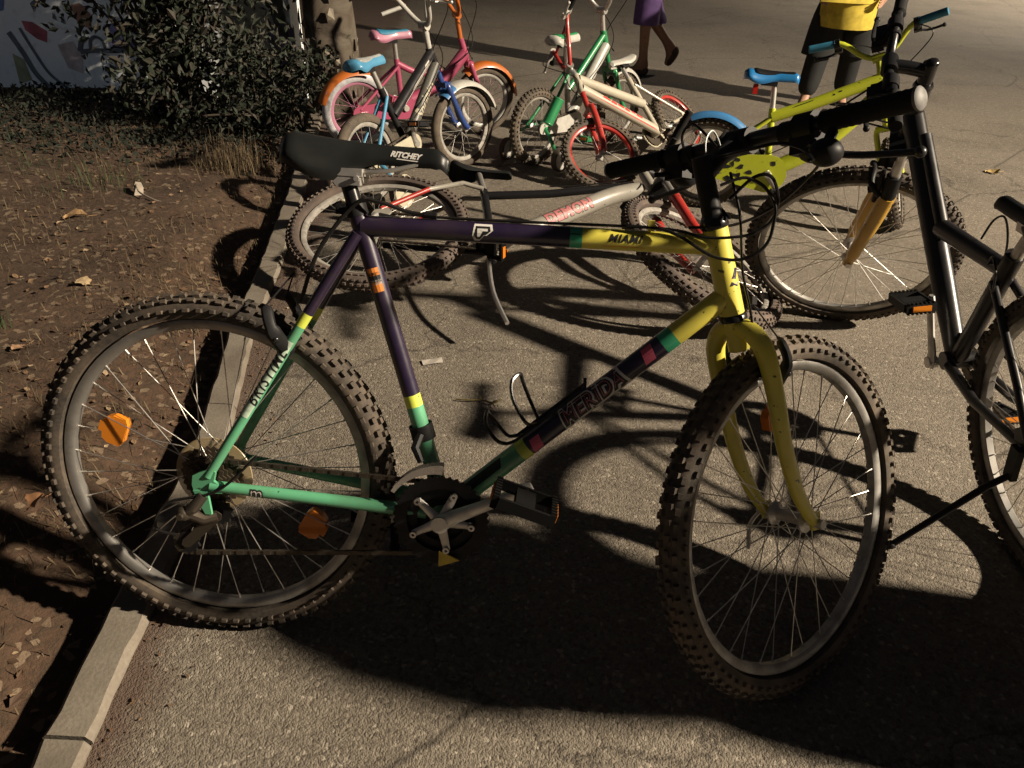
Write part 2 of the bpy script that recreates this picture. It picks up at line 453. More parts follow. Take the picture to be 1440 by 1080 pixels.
def gear_mb(b, c, r, teeth, th, inner, mi=0, holes=True):
    c = Vector(c); n = teeth * 2; vs = []; fs = []
    for side in (-1, 1):
        for i in range(n):
            a = 2 * pi * i / n; rr = r + (.0035 if i % 2 else -.0015)
            vs.append(c + Vector((rr * cos(a), side * th / 2, rr * sin(a))))
        for i in range(n):
            a = 2 * pi * i / n
            vs.append(c + Vector((inner * cos(a), side * th / 2, inner * sin(a))))
    for i in range(n):
        j = (i + 1) % n
        fs += [(i, j, n + j, n + i), (2 * n + j, 2 * n + i, 3 * n + i, 3 * n + j), (i, 2 * n + i, 2 * n + j, j), (n + j, 3 * n + j, 3 * n + i, n + i)]
    b.add(vs, fs, mi)
def crank_arm(parent, bb, ang, y0, y1, L, mat, spider=False, rad=.0105):
    b = MB(); d = Vector((cos(ang), 0, sin(ang))); bb = Vector(bb); p = bb + d * L + Vector((0, y1, 0)); q = bb + Vector((0, y0, 0))
    b.tube([q - d * .014, q, q + d * .03, lerp(q, p, .5), p - d * .02, p, p + d * .012], [(.012, .007), (.0165, .010), (.0135, .0085), (.0115, .0075), (.0115, .007), (.0135, .0075), (.009, .006)], 12, flat=d.cross(Vector((0, 1, 0))))
    b.cyl(q + Vector((0, .014 if y0 < 0 else -.014, 0)), q + Vector((0, -.010 if y0 < 0 else .010, 0)), .0155, 14)
    if spider:
        for k in range(5):
            a = ang + 2 * pi * (k + .5) / 5; e = Vector((cos(a), 0, sin(a)))
            b.tube([q + Vector((0, .004, 0)), q + e * .03 + Vector((0, .006, 0)), q + e * .057 + Vector((0, .008, 0))], [(.010, .004), (.008, .0035), (.0065, .003)], 8, flat=e.cross(Vector((0, 1, 0))))
    return b.build('crank_arm', mat, parent), p
def pedal(parent, p, side, rot, mats, L=.098, W=.07, H=.022, refl=True):
    """side -1 right, +1 left"""
    X = Matrix.Translation(Vector(p)) @ Matrix.Rotation(rot, 4, 'Y')
    b = MB(X); y0 = side * .012; y1 = side * (.012 + W)
    ym = (y0 + y1) / 2
    b.cyl((0, 0, 0), (0, y1, 0), .0085, 10)
    for sx in (-1, 1):
        b.box((sx * L / 2, ym, 0), (.010, W, H))
    for yy in (y0, y1): b.box((0, yy, 0), (L - .010, .006, H * .9))
    b.box((0, ym, 0), (L * .34, W * .8, H * .75))
    for k in range(7):
        for sx in (-1, 1):
            b.box((sx * L / 2, y0 + (y1 - y0) * (k + .5) / 7, H / 2 + .0015), (.010, .004, .004)); b.box((sx * L / 2, y0 + (y1 - y0) * (k + .5) / 7, -H / 2 - .0015), (.010, .004, .004))
    P = b.build('pedal', mats[0], parent, 25)
    if refl:
        for sx in (-1, 1):
            r = MB(X); r.box((sx * (L / 2 + .006), ym, 0), (.004, W * .62, H * .62)); r.build('pedal_reflector', mats[1], P, 20)
    return P
def chain_run(b, a, c, n):
    a = Vector(a); c = Vector(c); d = (c - a) / n; t = d.normalized(); R = Matrix((t, Vector((0, 1, 0)), t.cross(Vector((0, 1, 0))))).transposed()
    for k in range(n):
        w = .0068 if k % 2 else .0042
        b.box(a + d * (k + .5), (d.length * 1.12, w, .0078), R)
def chain_arc(b, c, r, y, a0, a1):
    n = max(3, int(abs(a1 - a0) * r / .0127)); c = Vector(c)
    for k in range(n):
        a = a0 + (a1 - a0) * (k + .5) / n; t = Vector((-sin(a), 0, cos(a))); R = Matrix((t, Vector((0, 1, 0)), t.cross(Vector((0, 1, 0))))).transposed()
        b.box(c + Vector((r * cos(a), y, r * sin(a))), (.0142, .0068 if k % 2 else .0042, .0078), R)
def brake_lever(parent, X, bx, y0, y1, mat, drop=.018, fwd=.055, ball=True, sg=-1, name='brake_lever', lmat=None, end=None):
    """clamp on a bar through bx at |y|=y0, blade running outwards to |y|=y1"""
    b = MB(X); bx = Vector(bx)
    c = bx + Vector((0, sg * y0, 0)); f = Vector((.9, 0, -.42)).normalized()
    b.tube([c + Vector((0, -.012, 0)), c + Vector((0, .012, 0))], .0185, 12)
    piv = c + f * .045
    b.tube([c, c + f * .025, piv], [.012, .014, .011], 10)
    b.box(piv, (.03, .03, .016))
    o = b.build(name, mat, parent, 35)
    l = MB(X)
    e = bx + Vector((0, sg * y1, 0)) + f * fwd if end is None else Vector(end)
    mid = lerp(piv, e, .5) + f * .012
    l.tube(bez([piv, lerp(piv, e, .22) + f * .010, mid, e], 5), [(.007, .0045)] * 15 + [(.0075, .006)], 8)
    if ball: l.ball(e, .0085, 10, 8)
    l.build('lever_blade', lmat or mat, o)
    return o
def cable(parent, pts, r=.0024, name='brake_cable', mat=None, X=None):
    b = MB(X); b.tube(bez(pts, 8), r, 6); return b.build(name, mat or M['cable'], parent)
def grip_mb(b, a, c, r, ribs=True, flange=True):
    a = Vector(a); c = Vector(c); n = 28; pts = [lerp(a, c, k / n) for k in range(n + 1)]
    rs = [r * (1.0 if (k % 2 or not ribs) else .94) for k in range(n + 1)]
    rs[0] = r * .85; rs[-1] = r * .9
    if flange: rs[1] = r * 1.12
    b.tube(pts, rs, 16)

# ------------------------------------------------------------------ the purple, yellow and green mountain bike in front
def build_main():
    g = Geo(1.0705, 1.2316, .0457, .335, .7054)
    root = thing('mountain_bike', 'purple, yellow and green mountain bike with a black saddle, nearest of all the bikes', 'bicycle',
                 pose(-.5426, .9908, -.0556, .2720, .0046), 'adult mountain bikes')
    BB = Vector((.4269, 0, .2998)); sd = Vector((-cos(1.2602), 0, sin(1.2602)))
    CL = BB + sd * .5572
    HB = g.axp(.4053); HT = g.axp(.4053 + .1516)
    # frame: shell, dropouts, bosses carry the tubes
    f = MB()
    f.cyl(BB + Vector((0, -.037, 0)), BB + Vector((0, .037, 0)), .0215, 18)
    frame = f.build('frame', M['green'], root, 35)
    for s in (-1, 1):
        f = MB(); f.plate([(-.018, .0), (-.016, .018), (-.002, .026), (.018, .034), (.026, .028), (.022, .010), (.036, .002), (.036, -.012), (.012, -.014), (-.004, -.022), (-.014, -.016)], (0, s * .066, .335), (1, 0, 0), (0, 0, 1), .007)
        if s < 0: f.plate([(-.02, 0), (.0, -.045), (.012, -.045), (.006, 0)], (0.004, -.068, .325), (1, 0, 0), (0, 0, 1), .006)
        f.build('dropout', M['green'], frame, 35)
        f = MB(); p = Vector((.150, s * .041, .585)); f.cyl(p, p + Vector((-.02, s * .004, .012)), .006, 8); f.build('brake_boss', M['green'], frame, 35)
    tubes = {}
    def tube(name, a, b, r, zones, mats, parts=12, n=20):
        a = Vector(a); b = Vector(b); ts = [0.0]; ms = []
        prev = 0.0
        for t, mi in zones:
            k = max(1, int((t - prev) * parts))
            for i in range(k): ts.append(prev + (t - prev) * (i + 1) / k); ms.append(mi)
            prev = t
        m = MB(); rr = [r if isinstance(r, (int, float)) else r[0] + (r[1] - r[0]) * t for t in ts]
        m.tube([lerp(a, b, t) for t in ts], rr, n, zones=ms)
        tubes[name] = m.bvh(); return m.build(name, mats, frame, 35)
    tt0, tt1 = Vector((.268, 0, .803)), Vector((.853, 0, .815))
    def tx(x): return (x - tt0.x) / (tt1.x - tt0.x)
    TT = tube('top_tube', tt0, tt1, .0172, [(tx(.612), 0), (tx(.632), 1), (1, 2)], [M['purple'], M['teal'], M['yellow']])
    dt1 = g.axp(.442)
    def dx(x): return (x - BB.x) / (dt1.x - BB.x)
    DT = tube('down_tube', BB, dt1, .0188, [(dx(.558), 0), (dx(.572), 1), (dx(.784), 2), (dx(.802), 3), (1, 4)], [M['green'], M['lime_band'], M['purple'], M['teal'], M['yellow']])
    ST = tube('seat_tube', CL, BB, .0155, [(.592, 0), (.632, 1), (1, 2)], [M['purple'], M['lime_band'], M['green']])
    HTb = tube('head_tube', g.axp(.409), g.axp(.553), .0205, [(1, 0)], [M['yellow']], 4, 24)
    for s in (-1, 1):
        m = tube('seat_stay' if s < 0 else 'seat_stay', (.263, s * .017, .792), (.010, s * .064, .352), (.0098, .0088), [(.313, 0), (.363, 1), (1, 2)], [M['purple'], M['lime_band'], M['green']])
        if s < 0: ssb = tubes['seat_stay']
        tube('chain_stay', (.398, s * .030, .304), (.014, s * .064, .334), (.0125, .010), [(1, 0)], [M['green']])
        if s < 0: csb = tubes['chain_stay']
    b = MB(); b.cyl(CL - sd * .012, CL + sd * .006, .0185, 16); b.box(CL + Vector((-.022, 0, -.002)), (.018, .022, .016)); b.cyl(CL + Vector((-.024, -.016, 0)), CL + Vector((-.024, .016, 0)), .004, 8)
    b.build('seat_collar', M['black'], root)
    # lettering and flat print on the frame
    dd = (dt1 - BB).normalized(); du = Vector((-dd.z, 0, dd.x))
    mid = lerp(BB, dt1, dx(.676))
    lay('lettering', text_flat('MERIDA', .0370, .0040, .22, 1.06), mid, dd, du, tubes['down_tube'], M['print_white'], frame, .0006)
    lay('lettering', text_flat('MERIDA', .0355, .0020, .22, 1.07), mid + du * .0012 - dd * .0012, dd, du, tubes['down_tube'], M['print_black'], frame, .0009)
    lay('lettering', text_flat('MERIDA', .0330, -.0008, .22, 1.12), mid + du * .003, dd, du, tubes['down_tube'], M['print_rose'], frame, .0012)
    for xx, oy in ((.583, -.002), (.762, .004)):
        lay('stripe', shape_flat([[(-.012, -.012), (.009, -.012), (.016, .012), (-.005, .012)]]), lerp(BB, dt1, dx(xx)) + du * oy, dd, du, tubes['down_tube'], M['print_pink'], frame, .0007)
    lay('panel', shape_flat([[(-.058, .002), (.052, .002), (.062, .016), (-.050, .016)]]), lerp(BB, dt1, dx(.490)), dd, du, tubes['down_tube'], M['print_black'], frame, .0007)
    lay('stripe', shape_flat([[(-.12, -.0152), (.12, -.0152), (.12, -.0142), (-.12, -.0142)]]), mid, dd, du, tubes['down_tube'], M['print_silver'], frame, .0007)
    td = (tt1 - tt0).normalized(); tu = Vector((-td.z, 0, td.x))
    lay('lettering', text_flat('MIAMI', .0175, .00045, .32, 1.14), lerp(tt0, tt1, tx(.700)) + tu * .003, td, tu, tubes['top_tube'], M['print_black'], frame)
    lay('stripe', shape_flat([[(-.034, -.0095), (.034, -.0095), (.034, -.0086), (-.034, -.0086)]]), lerp(tt0, tt1, tx(.700)), td, tu, tubes['top_tube'], M['print_orange'], frame)
    lay('stripe', shape_flat([[(-.012, .006), (.010, .006), (.010, .0078), (-.012, .0078)]]), lerp(tt0, tt1, tx(.619)), td, tu, tubes['top_tube'], M['print_black'], frame)
    def logo(sc, mat, off):
        P = [(-.015, .013), (.014, .013), (.016, .004), (.006, -.004), (.002, -.004), (-.006, -.013), (-.014, -.013), (-.018, -.006)]
        cx = -.001; cy = 0
        lay('emblem', shape_flat([[((x - cx) * sc[0], (y - cy) * sc[1]) for x, y in P]]), lerp(tt0, tt1, tx(.470)) + tu * .001, td, tu, tubes['top_tube'], mat, frame, off)
    logo((1.0, 1.0), M['print_white'], .0006); logo((.78, .76), M['print_black'], .0009)
    lay('emblem', shape_flat([[(-.0085, .0065), (.0085, .0065), (.0085, .0025), (.0005, .0025), (-.005, -.0065), (-.0085, -.0065)]]), lerp(tt0, tt1, tx(.470)) + tu * .001, td, tu, tubes['top_tube'], M['print_white'], frame, .0012)
    st_d = -sd; su = Vector((-st_d.z, 0, st_d.x))
    for t, w, mt in ((.190, .013, 'print_orange'), (.207, .017, 'print_black'), (.222, .008, 'print_white'), (.237, .017, 'print_orange')):
        lay('sticker', shape_flat([[(-w / 2, -.008), (w / 2, -.008), (w / 2, .010), (-w / 2, .010)]]), lerp(CL, BB, t), st_d, -su if False else su, tubes['seat_tube'], M[mt], frame)
    s0, s1 = Vector((.263, -.017, .792)), Vector((.010, -.064, .352)); sdv = (s0 - s1).normalized(); sup = Vector((-sdv.z, 0, sdv.x))
    lay('panel', shape_flat([[(-.082, -.0065), (.078, -.0065), (.078, .008), (-.082, .008)]]), lerp(s0, s1, .575), sdv, sup, ssb, M['stay_print'], frame, .0006, .002)
    lay('lettering', text_flat('BRISTIME', .024, .0002, .35, 1.2), lerp(s0, s1, .575), sdv, sup, ssb, M['print_black'], frame, .0010, .002)
    c0, c1 = Vector((.014, -.064, .334)), Vector((.398, -.030, .304)); cd = (c1 - c0).normalized()
    lay('lettering', text_flat('m', .030, .0022, 0, 1), lerp(c0, c1, .215), cd, (0, 0, 1), csb, M['print_black'], frame, .0006)
    lay('lettering', text_flat('m', .030, -.0004, 0, 1), lerp(c0, c1, .215), cd, (0, 0, 1), csb, M['print_silver'], frame, .0009)
    hd = g.ax
    htb = tubes['head_tube']
    lay('emblem', text_flat('M', .020, .0008, .3), g.axp(.46) + Vector((.02, 0, 0)), (-.35, -1, 0), hd, htb, M['print_black'], frame) if False else None
    lay('emblem', shape_flat([[(-.006, .0), (-.001, .018), (.006, .018), (.002, .0)], [(-.007, -.012), (.006, -.012), (.007, -.005), (-.006, -.005)]]), g.axp(.468), Vector((.80, .60, 0)), hd, htb, M['purple'], frame)
    # headset rings and fork
    b = MB(); b.lathe([(.0205, 0), (.0235, .001), (.0235, .008), (.0215, .011), (.0, .011), (0, 0)], g.axp(.397), hd, 24, closed=False); b.build('headset_cup', M['black_gloss'], root)
    b = MB(); b.lathe([(.0, 0), (.0215, 0), (.0235, .004), (.0225, .012), (.017, .022), (0, .022)], g.axp(.554), hd, 24, closed=False); b.build('headset_cup', M['black_gloss'], root)
    fk = MB(g.st); fk.cyl(g.axp(.345), g.axp(.398), .0175, 18)
    fork = fk.build('fork', M['yellow'], root)
    for s in (-1, 1):
        m = MB(g.st); Y = Vector((0, s, 0)); P = g.perp
        pts = bez([g.axp(.385) + Y * .002, g.axp(.383) + Y * .018, g.axp(.368) + Y * .039, g.axp(.335) + Y * .0525, g.axp(.27) + Y * .0555, g.axp(.17) + Y * .054, g.axp(.08) + Y * .0525 + P * .012, g.axp(.03) + Y * .0515 + P * .030, g.axp(.006) + Y * .051 + P * .042], 6)
        k = len(pts); rr = [.0165 - .0062 * max(0, (i / (k - 1) - .35) / .65) for i in range(k)]
        m.tube(pts, rr, 16); m.plate([(-.012, .02), (.010, .02), (.013, 0), (.009, -.013), (-.009, -.013), (-.013, 0)], g.fhub + Y * .051, (1, 0, 0), (0, 0, 1), .006)
        m.build('fork_leg', M['yellow'], fork)
    q = MB(g.st); q.tube(bez([g.fhub + Vector((0, .062, 0)), g.fhub + Vector((-.015, .076, -.03)), g.fhub + Vector((-.02, .074, -.075))], 5), [(.006, .004)] * 11, 8); q.cyl(g.fhub + Vector((0, .05, 0)), g.fhub + Vector((0, .068, 0)), .009, 10); q.build('quick_release', M['alu'], root)
    q = MB(g.st); q.cyl(g.fhub + Vector((0, -.068, 0)), g.fhub + Vector((0, -.05, 0)), .009, 10); q.build('axle_nut', M['alu'], root)
    # wheels
    wheel(root, Matrix.Translation(g.hub), .335, .288, .0245, M['tyre'], M['rim'], hubw=.036, spin=.06,
          reflectors=((pi - .262, .205, M['amber']), (-.42, .205, M['amber_dark'])))
    wheel(root, g.st @ Matrix.Translation(g.fhub), .335, .288, .0245, M['tyre_dusty'], M['rim'], hubw=.032, spin=.12, reflectors=((pi - 1.16, .200, M['amber_dark']),))
    # saddle and post
    s = saddle_mb(.135, .408, .948, .934, .072, .019, .060, .026)
    sb = s.bvh(); sad = s.build('saddle', M['saddle'], root, 75)
    lay('lettering', text_flat('RITCHEY', .0120, .0006, .30, 1.0), (.340, -.02, .921), (1, 0, -.06), (0, .25, 1), sb, M['print_white'], sad, .0008)
    lay('stripe', shape_flat([[(-.014, -.0075), (.020, -.0075), (.022, -.0060), (-.012, -.0060)]]), (.340, -.02, .921), (1, 0, -.06), (0, .25, 1), sb, M['print_white'], sad, .0008)
    rl = MB()
    for y in (-.021, .021): rl.tube(bez([(.175, y * 1.3, .915), (.20, y, .897), (.25, y, .890), (.31, y, .894), (.375, y * .5, .912)], 6), .0036, 8)
    rl.build('saddle_rail', M['steel'], sad)
    p = MB(); p.cyl(CL - sd * .02, CL + sd * .048, .0133, 16); sp_ = p.build('seat_post', M['black_gloss'], root)
    p = MB(); p.cyl((.240, -.030, .879), (.240, .030, .879), .0145, 16); p.box((.244, 0, .889), (.060, .062, .012)); p.box((.250, 0, .876), (.040, .056, .014)); p.cyl((.266, -.036, .880), (.266, .036, .880), .0045, 8); p.build('saddle_clamp', M['alu'], sp_)
    # cockpit
    bc = g.axp(.6692) + g.perp * .098
    t = MB(g.st); t.tube([g.axp(.565), g.axp(.60), g.axp(.655), g.axp(.668)], [.0165, .0160, .0155, .0150], 18)
    t.tube([g.axp(.640), lerp(g.axp(.648), bc, .5), bc], [(.0165, .0165), (.015, .016), (.018, .020)], 14); t.cyl(bc + Vector((0, -.026, 0)), bc + Vector((0, .026, 0)), .0215, 16)
    stem = t.build('stem', M['black'], root)
    t = MB(g.st); t.tube(bez([g.axp(.66) + g.perp * .01, g.axp(.69) + g.perp * .02, g.axp(.70) + g.perp * .04, g.axp(.675) + g.perp * .05, g.axp(.645) + g.perp * .045], 5), .0016, 6); t.build('cable_hanger', M['greysaddle'], stem)
    hb = MB(g.st); hb.tube([bc + Vector((-.012, -.295, 0)), bc + Vector((-.006, -.12, 0)), bc + Vector((0, -.04, 0)), bc, bc + Vector((0, .04, 0)), bc + Vector((-.006, .12, 0)), bc + Vector((-.012, .295, 0))], [.0112, .0112, .0127, .0127, .0127, .0112, .0112], 14)
    bar = hb.build('handlebar', M['blackpaint'], root)
    for sg in (-1, 1):
        a = bc + Vector((-.008, sg * .155, 0)); e = bc + Vector((-.012, sg * .2975, 0))
        gm = MB(g.st); grip_mb(gm, a, e, .0160); gr = gm.build('bar_grip', M['grip'], root)
        cp = MB(g.st); cp.lathe([(0, .0035), (.0125, .003), (.0160, 0), (.0160, -.004), (0, -.004)], e + Vector((0, sg * .0015, 0)), (0, sg, 0), 20, closed=False); cp.build('end_cap', M['endcap'], gr)
        sh = MB(g.st); c = bc + Vector((-.004, sg * .128, 0)); sh.tube([c + Vector((0, -.016, 0)), c + Vector((0, .016, 0))], .021, 14); sh.box(c + Vector((.012, 0, -.026)), (.05, .042, .03)); sh.ball(c + Vector((.018, 0, -.034)), (.028, .022, .018)); sh.tube([c + Vector((0, 0, -.03)), c + Vector((-.03, sg * .03, -.032))], [(.006, .004)] * 2, 8)
        sh.build('gear_shifter', M['black'], root)
        brake_lever(root, g.st, bc + Vector((-.003, 0, -.004)), .098, .27, M['black'], sg=sg, end=bc + Vector((.066, sg * .262, -.052)), lmat=M['blackpaint'])
    bl = MB(g.st); bl.ball(bc + Vector((-.05, -.19, -.055)), (.024, .024, .020), 14, 10); bl.cyl(bc + Vector((-.02, -.18, -.02)), bc + Vector((-.045, -.188, -.045)), .008, 8); bl.build('bell', M['black'], root)
    # cables
    cable(root, [(.832, -.05, .91), (.862, -.05, .923), (.881, -.05, .921), (.902, -.05, .909), (.919, -.05, .885), (.921, -.05, .859), (.917, -.05, .831), (.901, -.05, .811), (.873, -.045, .799), (.834, -.04, .803), (.786, -.03, .827), (.752, -.020, .836), (.70, -.012, .836)], .0026)
    cable(root, [(.850, -.045, .89), (.880, -.05, .925), (.905, -.055, .928), (.922, -.05, .895), (.920, -.04, .863), (.896, -.04, .842), (.864, -.04, .833), (.821, -.03, .829), (.753, -.012, .836), (.52, -.004, .829), (.38, -.004, .826)], .0026)
    cable(root, [(.85, -.02, .93), (.872, -.03, .869), (.890, -.03, .782), (.915, -.025, .714), (.935, -.02, .643)], .0022)
    cable(root, [(.83, .0, .95), (.865, -.07, .965), (.895, -.10, .975), (.92, -.13, .97), (.93, -.16, .955)], .0026)
    cable(root, [(.83, .02, .95), (.85, .07, .99), (.86, .10, .99), (.85, .13, .98)], .0026)
    cable(root, [(.39, -.005, .828), (.345, -.008, .832), (.30, -.02, .845), (.262, -.022, .84), (.20, -.02, .76), (.165, -.01, .67)], .0035)
    cable(root, [(.10, -.066, .40), (.03, -.075, .33), (-.06, -.08, .30), (-.085, -.08, .25), (-.05, -.075, .235)], .0026, 'gear_cable')
    cable(root, [(.84, .03, .96), (.80, .08, 1.0), (.79, .11, .97), (.83, .05, .90), (.86, -.02, .86)], .0024, 'gear_cable')
    cable(root, [(.93, -.14, .955), (.97, -.06, .95), (.94, .0, .89), (.88, .01, .85), (.80, -.008, .84)], .0024, 'gear_cable')
    cs = MB(); cs.box(Vector((.740, -.010, .839)), (.011, .018, .016)); cs.build('cable_stop', M['yellow'], root)
    cs = MB(); cs.cyl((.372, -.004, .829), (.392, -.004, .829), .006, 8); cs.build('cable_stop', M['black'], root)
    # cantilever brakes
    def canti(pfx, base, out, back, X=None):
        for sg in (-1, 1):
            b = MB(X); p0 = base + Vector((0, sg * .030, 0)) * 1.0
            b.tube(bez([p0, p0 + Vector((0, sg * .018, 0)) + out * .020, p0 + Vector((0, sg * .034, 0)) + out * .052, p0 + Vector((0, sg * .020, 0)) + out * .085], 5), [(.013, .010)] * 10 + [(.010, .008)] * 5 + [(.007, .006)], 8)
            b.cyl(p0, p0 + back * .02, .009, 10); b.cyl(p0 + out * .03 + Vector((0, sg * .006, 0)) , p0 + out * .03 + Vector((0, sg * .034, 0)), .005, 8)
            o = b.build('brake_arm', M['black'], root)
            pd = MB(X); pd.box(p0 + out * .03 + Vector((0, -sg * .008, 0)), (.058, .014, .016)); pd.ball(p0 + out * .03 + Vector((0, sg * .034, 0)), .0062, 8, 6); pd.build('brake_pad', M['black_gloss'] , o)
    canti('rear', Vector((.150, 0, .585)), Vector((-.35, 0, .93)).normalized(), Vector((-.9, 0, -.3)))
    canti('front', g.axp(.265) + g.perp * .022, (g.ax * .95 + g.perp * .25).normalized(), g.perp, g.st)
    b = MB(); b.tube([(.118, -.05, .665), (.150, 0, .715), (.118, .05, .665)], .0016, 5); b.build('straddle_cable', M['cable'], root)
    b = MB(g.st); c = g.axp(.355) + g.perp * .05; b.tube([g.axp(.345) + g.perp * .045 + Vector((0, -.05, 0)), c + g.ax * .06, g.axp(.345) + g.perp * .045 + Vector((0, .05, 0))], .0016, 5); b.box(c + g.ax * .06, (.012, .02, .014)); b.build('straddle_cable', M['cable'], root)
    # drivetrain
    ang = math.atan2(.070, .117)
    ca, pe = crank_arm(root, BB, ang, -.060, -.078, .172, M['alu'], True)
    for k in range(5):
        a = ang + 2 * pi * (k + .5) / 5; e = BB + Vector((cos(a) * .056, -.0575, sin(a) * .056)); b = MB(); b.lathe([(.0025, -.003), (.0062, -.003), (.0062, .003), (.0025, .003)], e, (0, 1, 0), 12); b.build('chainring_bolt', M['steel'], ca)
    pedal(root, pe, -1, .28, (M['pedal_black'], M['amber_dark']))
    cb, pl = crank_arm(root, BB, ang + pi, .058, .076, .172, M['alu']); pedal(root, pl, 1, .1, (M['pedal_black'], M['amber_dark']))
    for r, t, y in ((.084, 42, -.050), (.066, 32, -.0425), (.046, 22, -.035)):
        c = MB(); gear_mb(c, BB + Vector((0, y, 0)), r, t, .0035, r - .022); c.build('chainring', M['black'], root, 25)
    tg = MB(); tg.plate([(-.016, .016), (.022, .0), (-.016, -.016)], BB + Vector((.016, -.0585, -.072)), (1, 0, 0), (0, 0, 1), .002); tg.build('warning_tag', M['tag_yellow'], root)
    for k, r in enumerate((.056, .050, .044, .038, .033, .028, .024)):
        c = MB(); gear_mb(c, g.hub + Vector((0, -.026 - .0052 * k, 0)), r, max(12, int(r * 500)), .0024, .012); c.build('sprocket', M['cog'], root, 25)
    d = MB(); d.lathe([(.022, -.0205), (.071, -.0195), (.072, -.018), (.022, -.019)], g.hub, (0, 1, 0), 48); d.build('spoke_protector', M['disc'], root)
    ch = MB(); yy = -.043
    chain_run(ch, g.hub + Vector((.004, yy + .004, .0385)), BB + Vector((.006, yy, .069)), 33)
    chain_arc(ch, BB, .069, yy, pi / 2 + .1, -pi / 2)
    P1 = Vector((.020, yy, .272)); P2 = Vector((-.040, yy - .012, .212))
    chain_run(ch, BB + Vector((0, yy, -.069)), P2 + Vector((.004, 0, -.022)), 37)
    chain_arc(ch, (P2.x, 0, P2.z), .022, yy - .012, -pi / 2, -pi * 1.25)
    chain_run(ch, P2 + Vector((-.014, 0, .016)), P1 + Vector((-.020, 0, -.006)), 5)
    chain_arc(ch, (P1.x, 0, P1.z), .020, yy, -2.8, -4.9)
    chain_arc(ch, g.hub, .0385, yy + .004, pi / 2, 3.9)
    ch.build('chain', M['chain'], root, 25)
    rd = MB()
    rd.tube([(.004, -.074, .318), (-.012, -.082, .296), (-.030, -.080, .282)], [.009, .011, .010], 12); rd.ball((-.030, -.083, .284), (.014, .012, .014)); rd.cyl((-.030, -.083, .284), (-.030, -.100, .284), .006, 8); rd.tube([(-.030, -.075, .284), (.0, -.066, .268), (.020, -.058, .272)], [.012, .011, .010], 10)
    for y in (-.030, -.056): rd.plate([(.029, .041), (.027, .030), (-.033, -.031), (-.043, -.033), (-.049, -.027), (-.046, -.017), (.012, .044), (.022, .046)], (0, y - .004, .235), (1, 0, 0), (0, 0, 1), .0025)
    der = rd.build('rear_derailleur', M['chain'], root, 30)
    for P, r in ((P1, .0215), (P2, .0215)):
        w = MB(); gear_mb(w, P, r, 11, .005, .006); w.build('jockey_wheel', M['black'], der, 25)
    fd = MB(); fd.lathe([(.0185, -.014), (.0215, -.014), (.0215, .014), (.0185, .014)], BB + sd * .155, sd, 20); fd.tube([BB + sd * .155 + Vector((.0, -.018, 0)), BB + sd * .135 + Vector((-.012, -.034, 0)), BB + sd * .112 + Vector((-.006, -.044, 0))], [.008, .008, .006], 8)
    fm = fd.build('front_derailleur', M['black'], root)
    fc = MB()
    for y in (-.036, -.052):
        pts = []
        for k in range(9): a = radians(88 + 62 * k / 8); w_ = .107 - .006 * k / 8; pts.append((w_ * cos(a), w_ * sin(a)))
        for k in range(9): a = radians(150 - 62 * k / 8); w_ = .094 - .004 * k / 8; pts.append((w_ * cos(a), w_ * sin(a)))
        fc.plate(pts, (BB.x - .004, y, BB.z), (1, 0, 0), (0, 0, 1), .002)
    fc.build('cage_plate', M['chrome'], fm, 30)
    # bottle cage on the down tube
    bc_ = MB()
    o = lerp(BB, dt1, dx(.58)) + du * .024
    for y in (-.012, .012): bc_.tube([o - dd * .02 + Vector((0, y, 0)), o + dd * .135 + Vector((0, y * .9, 0)), o + dd * .142 + Vector((0, y * .6, 0)) + du * .008], .0032, 8)
    bc_.tube([o + dd * .06 + Vector((0, 0, 0)), o + dd * .06 - du * .012], .004, 8)
    for s in (-1, 1):
        bc_.tube(bez([o - dd * .02 + Vector((0, s * .012, 0)), o - dd * .035 + Vector((0, s * .020, 0)) + du * .008, o - dd * .040 + Vector((0, s * .034, 0)) + du * .03, o - dd * .036 + Vector((0, s * .026, 0)) + du * .062, o - dd * .028 + Vector((0, 0, 0)) + du * .072], 6), .0034, 8)
    bc_.tube(bez([o + dd * .03 + Vector((0, -.012, 0)), o + dd * .022 + Vector((0, -.038, 0)) + du * .02, o + dd * .03 + Vector((0, -.03, 0)) + du * .066, o + dd * .045 + Vector((0, -.012, 0)) + du * .088, o + dd * .060 + Vector((0, .006, 0)) + du * .086, o + dd * .052 + Vector((0, .018, 0)) + du * .070, o + dd * .035 + Vector((0, .036, 0)) + du * .03, o + dd * .03 + Vector((0, .012, 0))], 6), .0034, 8)
    bc_.build('bottle_cage', M['black_gloss'], root)
    ks = MB(); ks.tube([(.36, .03, .31), (.30, .16, .16), (.285, .235, .072)], .009, 8); ks.ball((.285, .237, .070), .012); ks.build('kickstand', M['black'], root)
    return root
build_main()

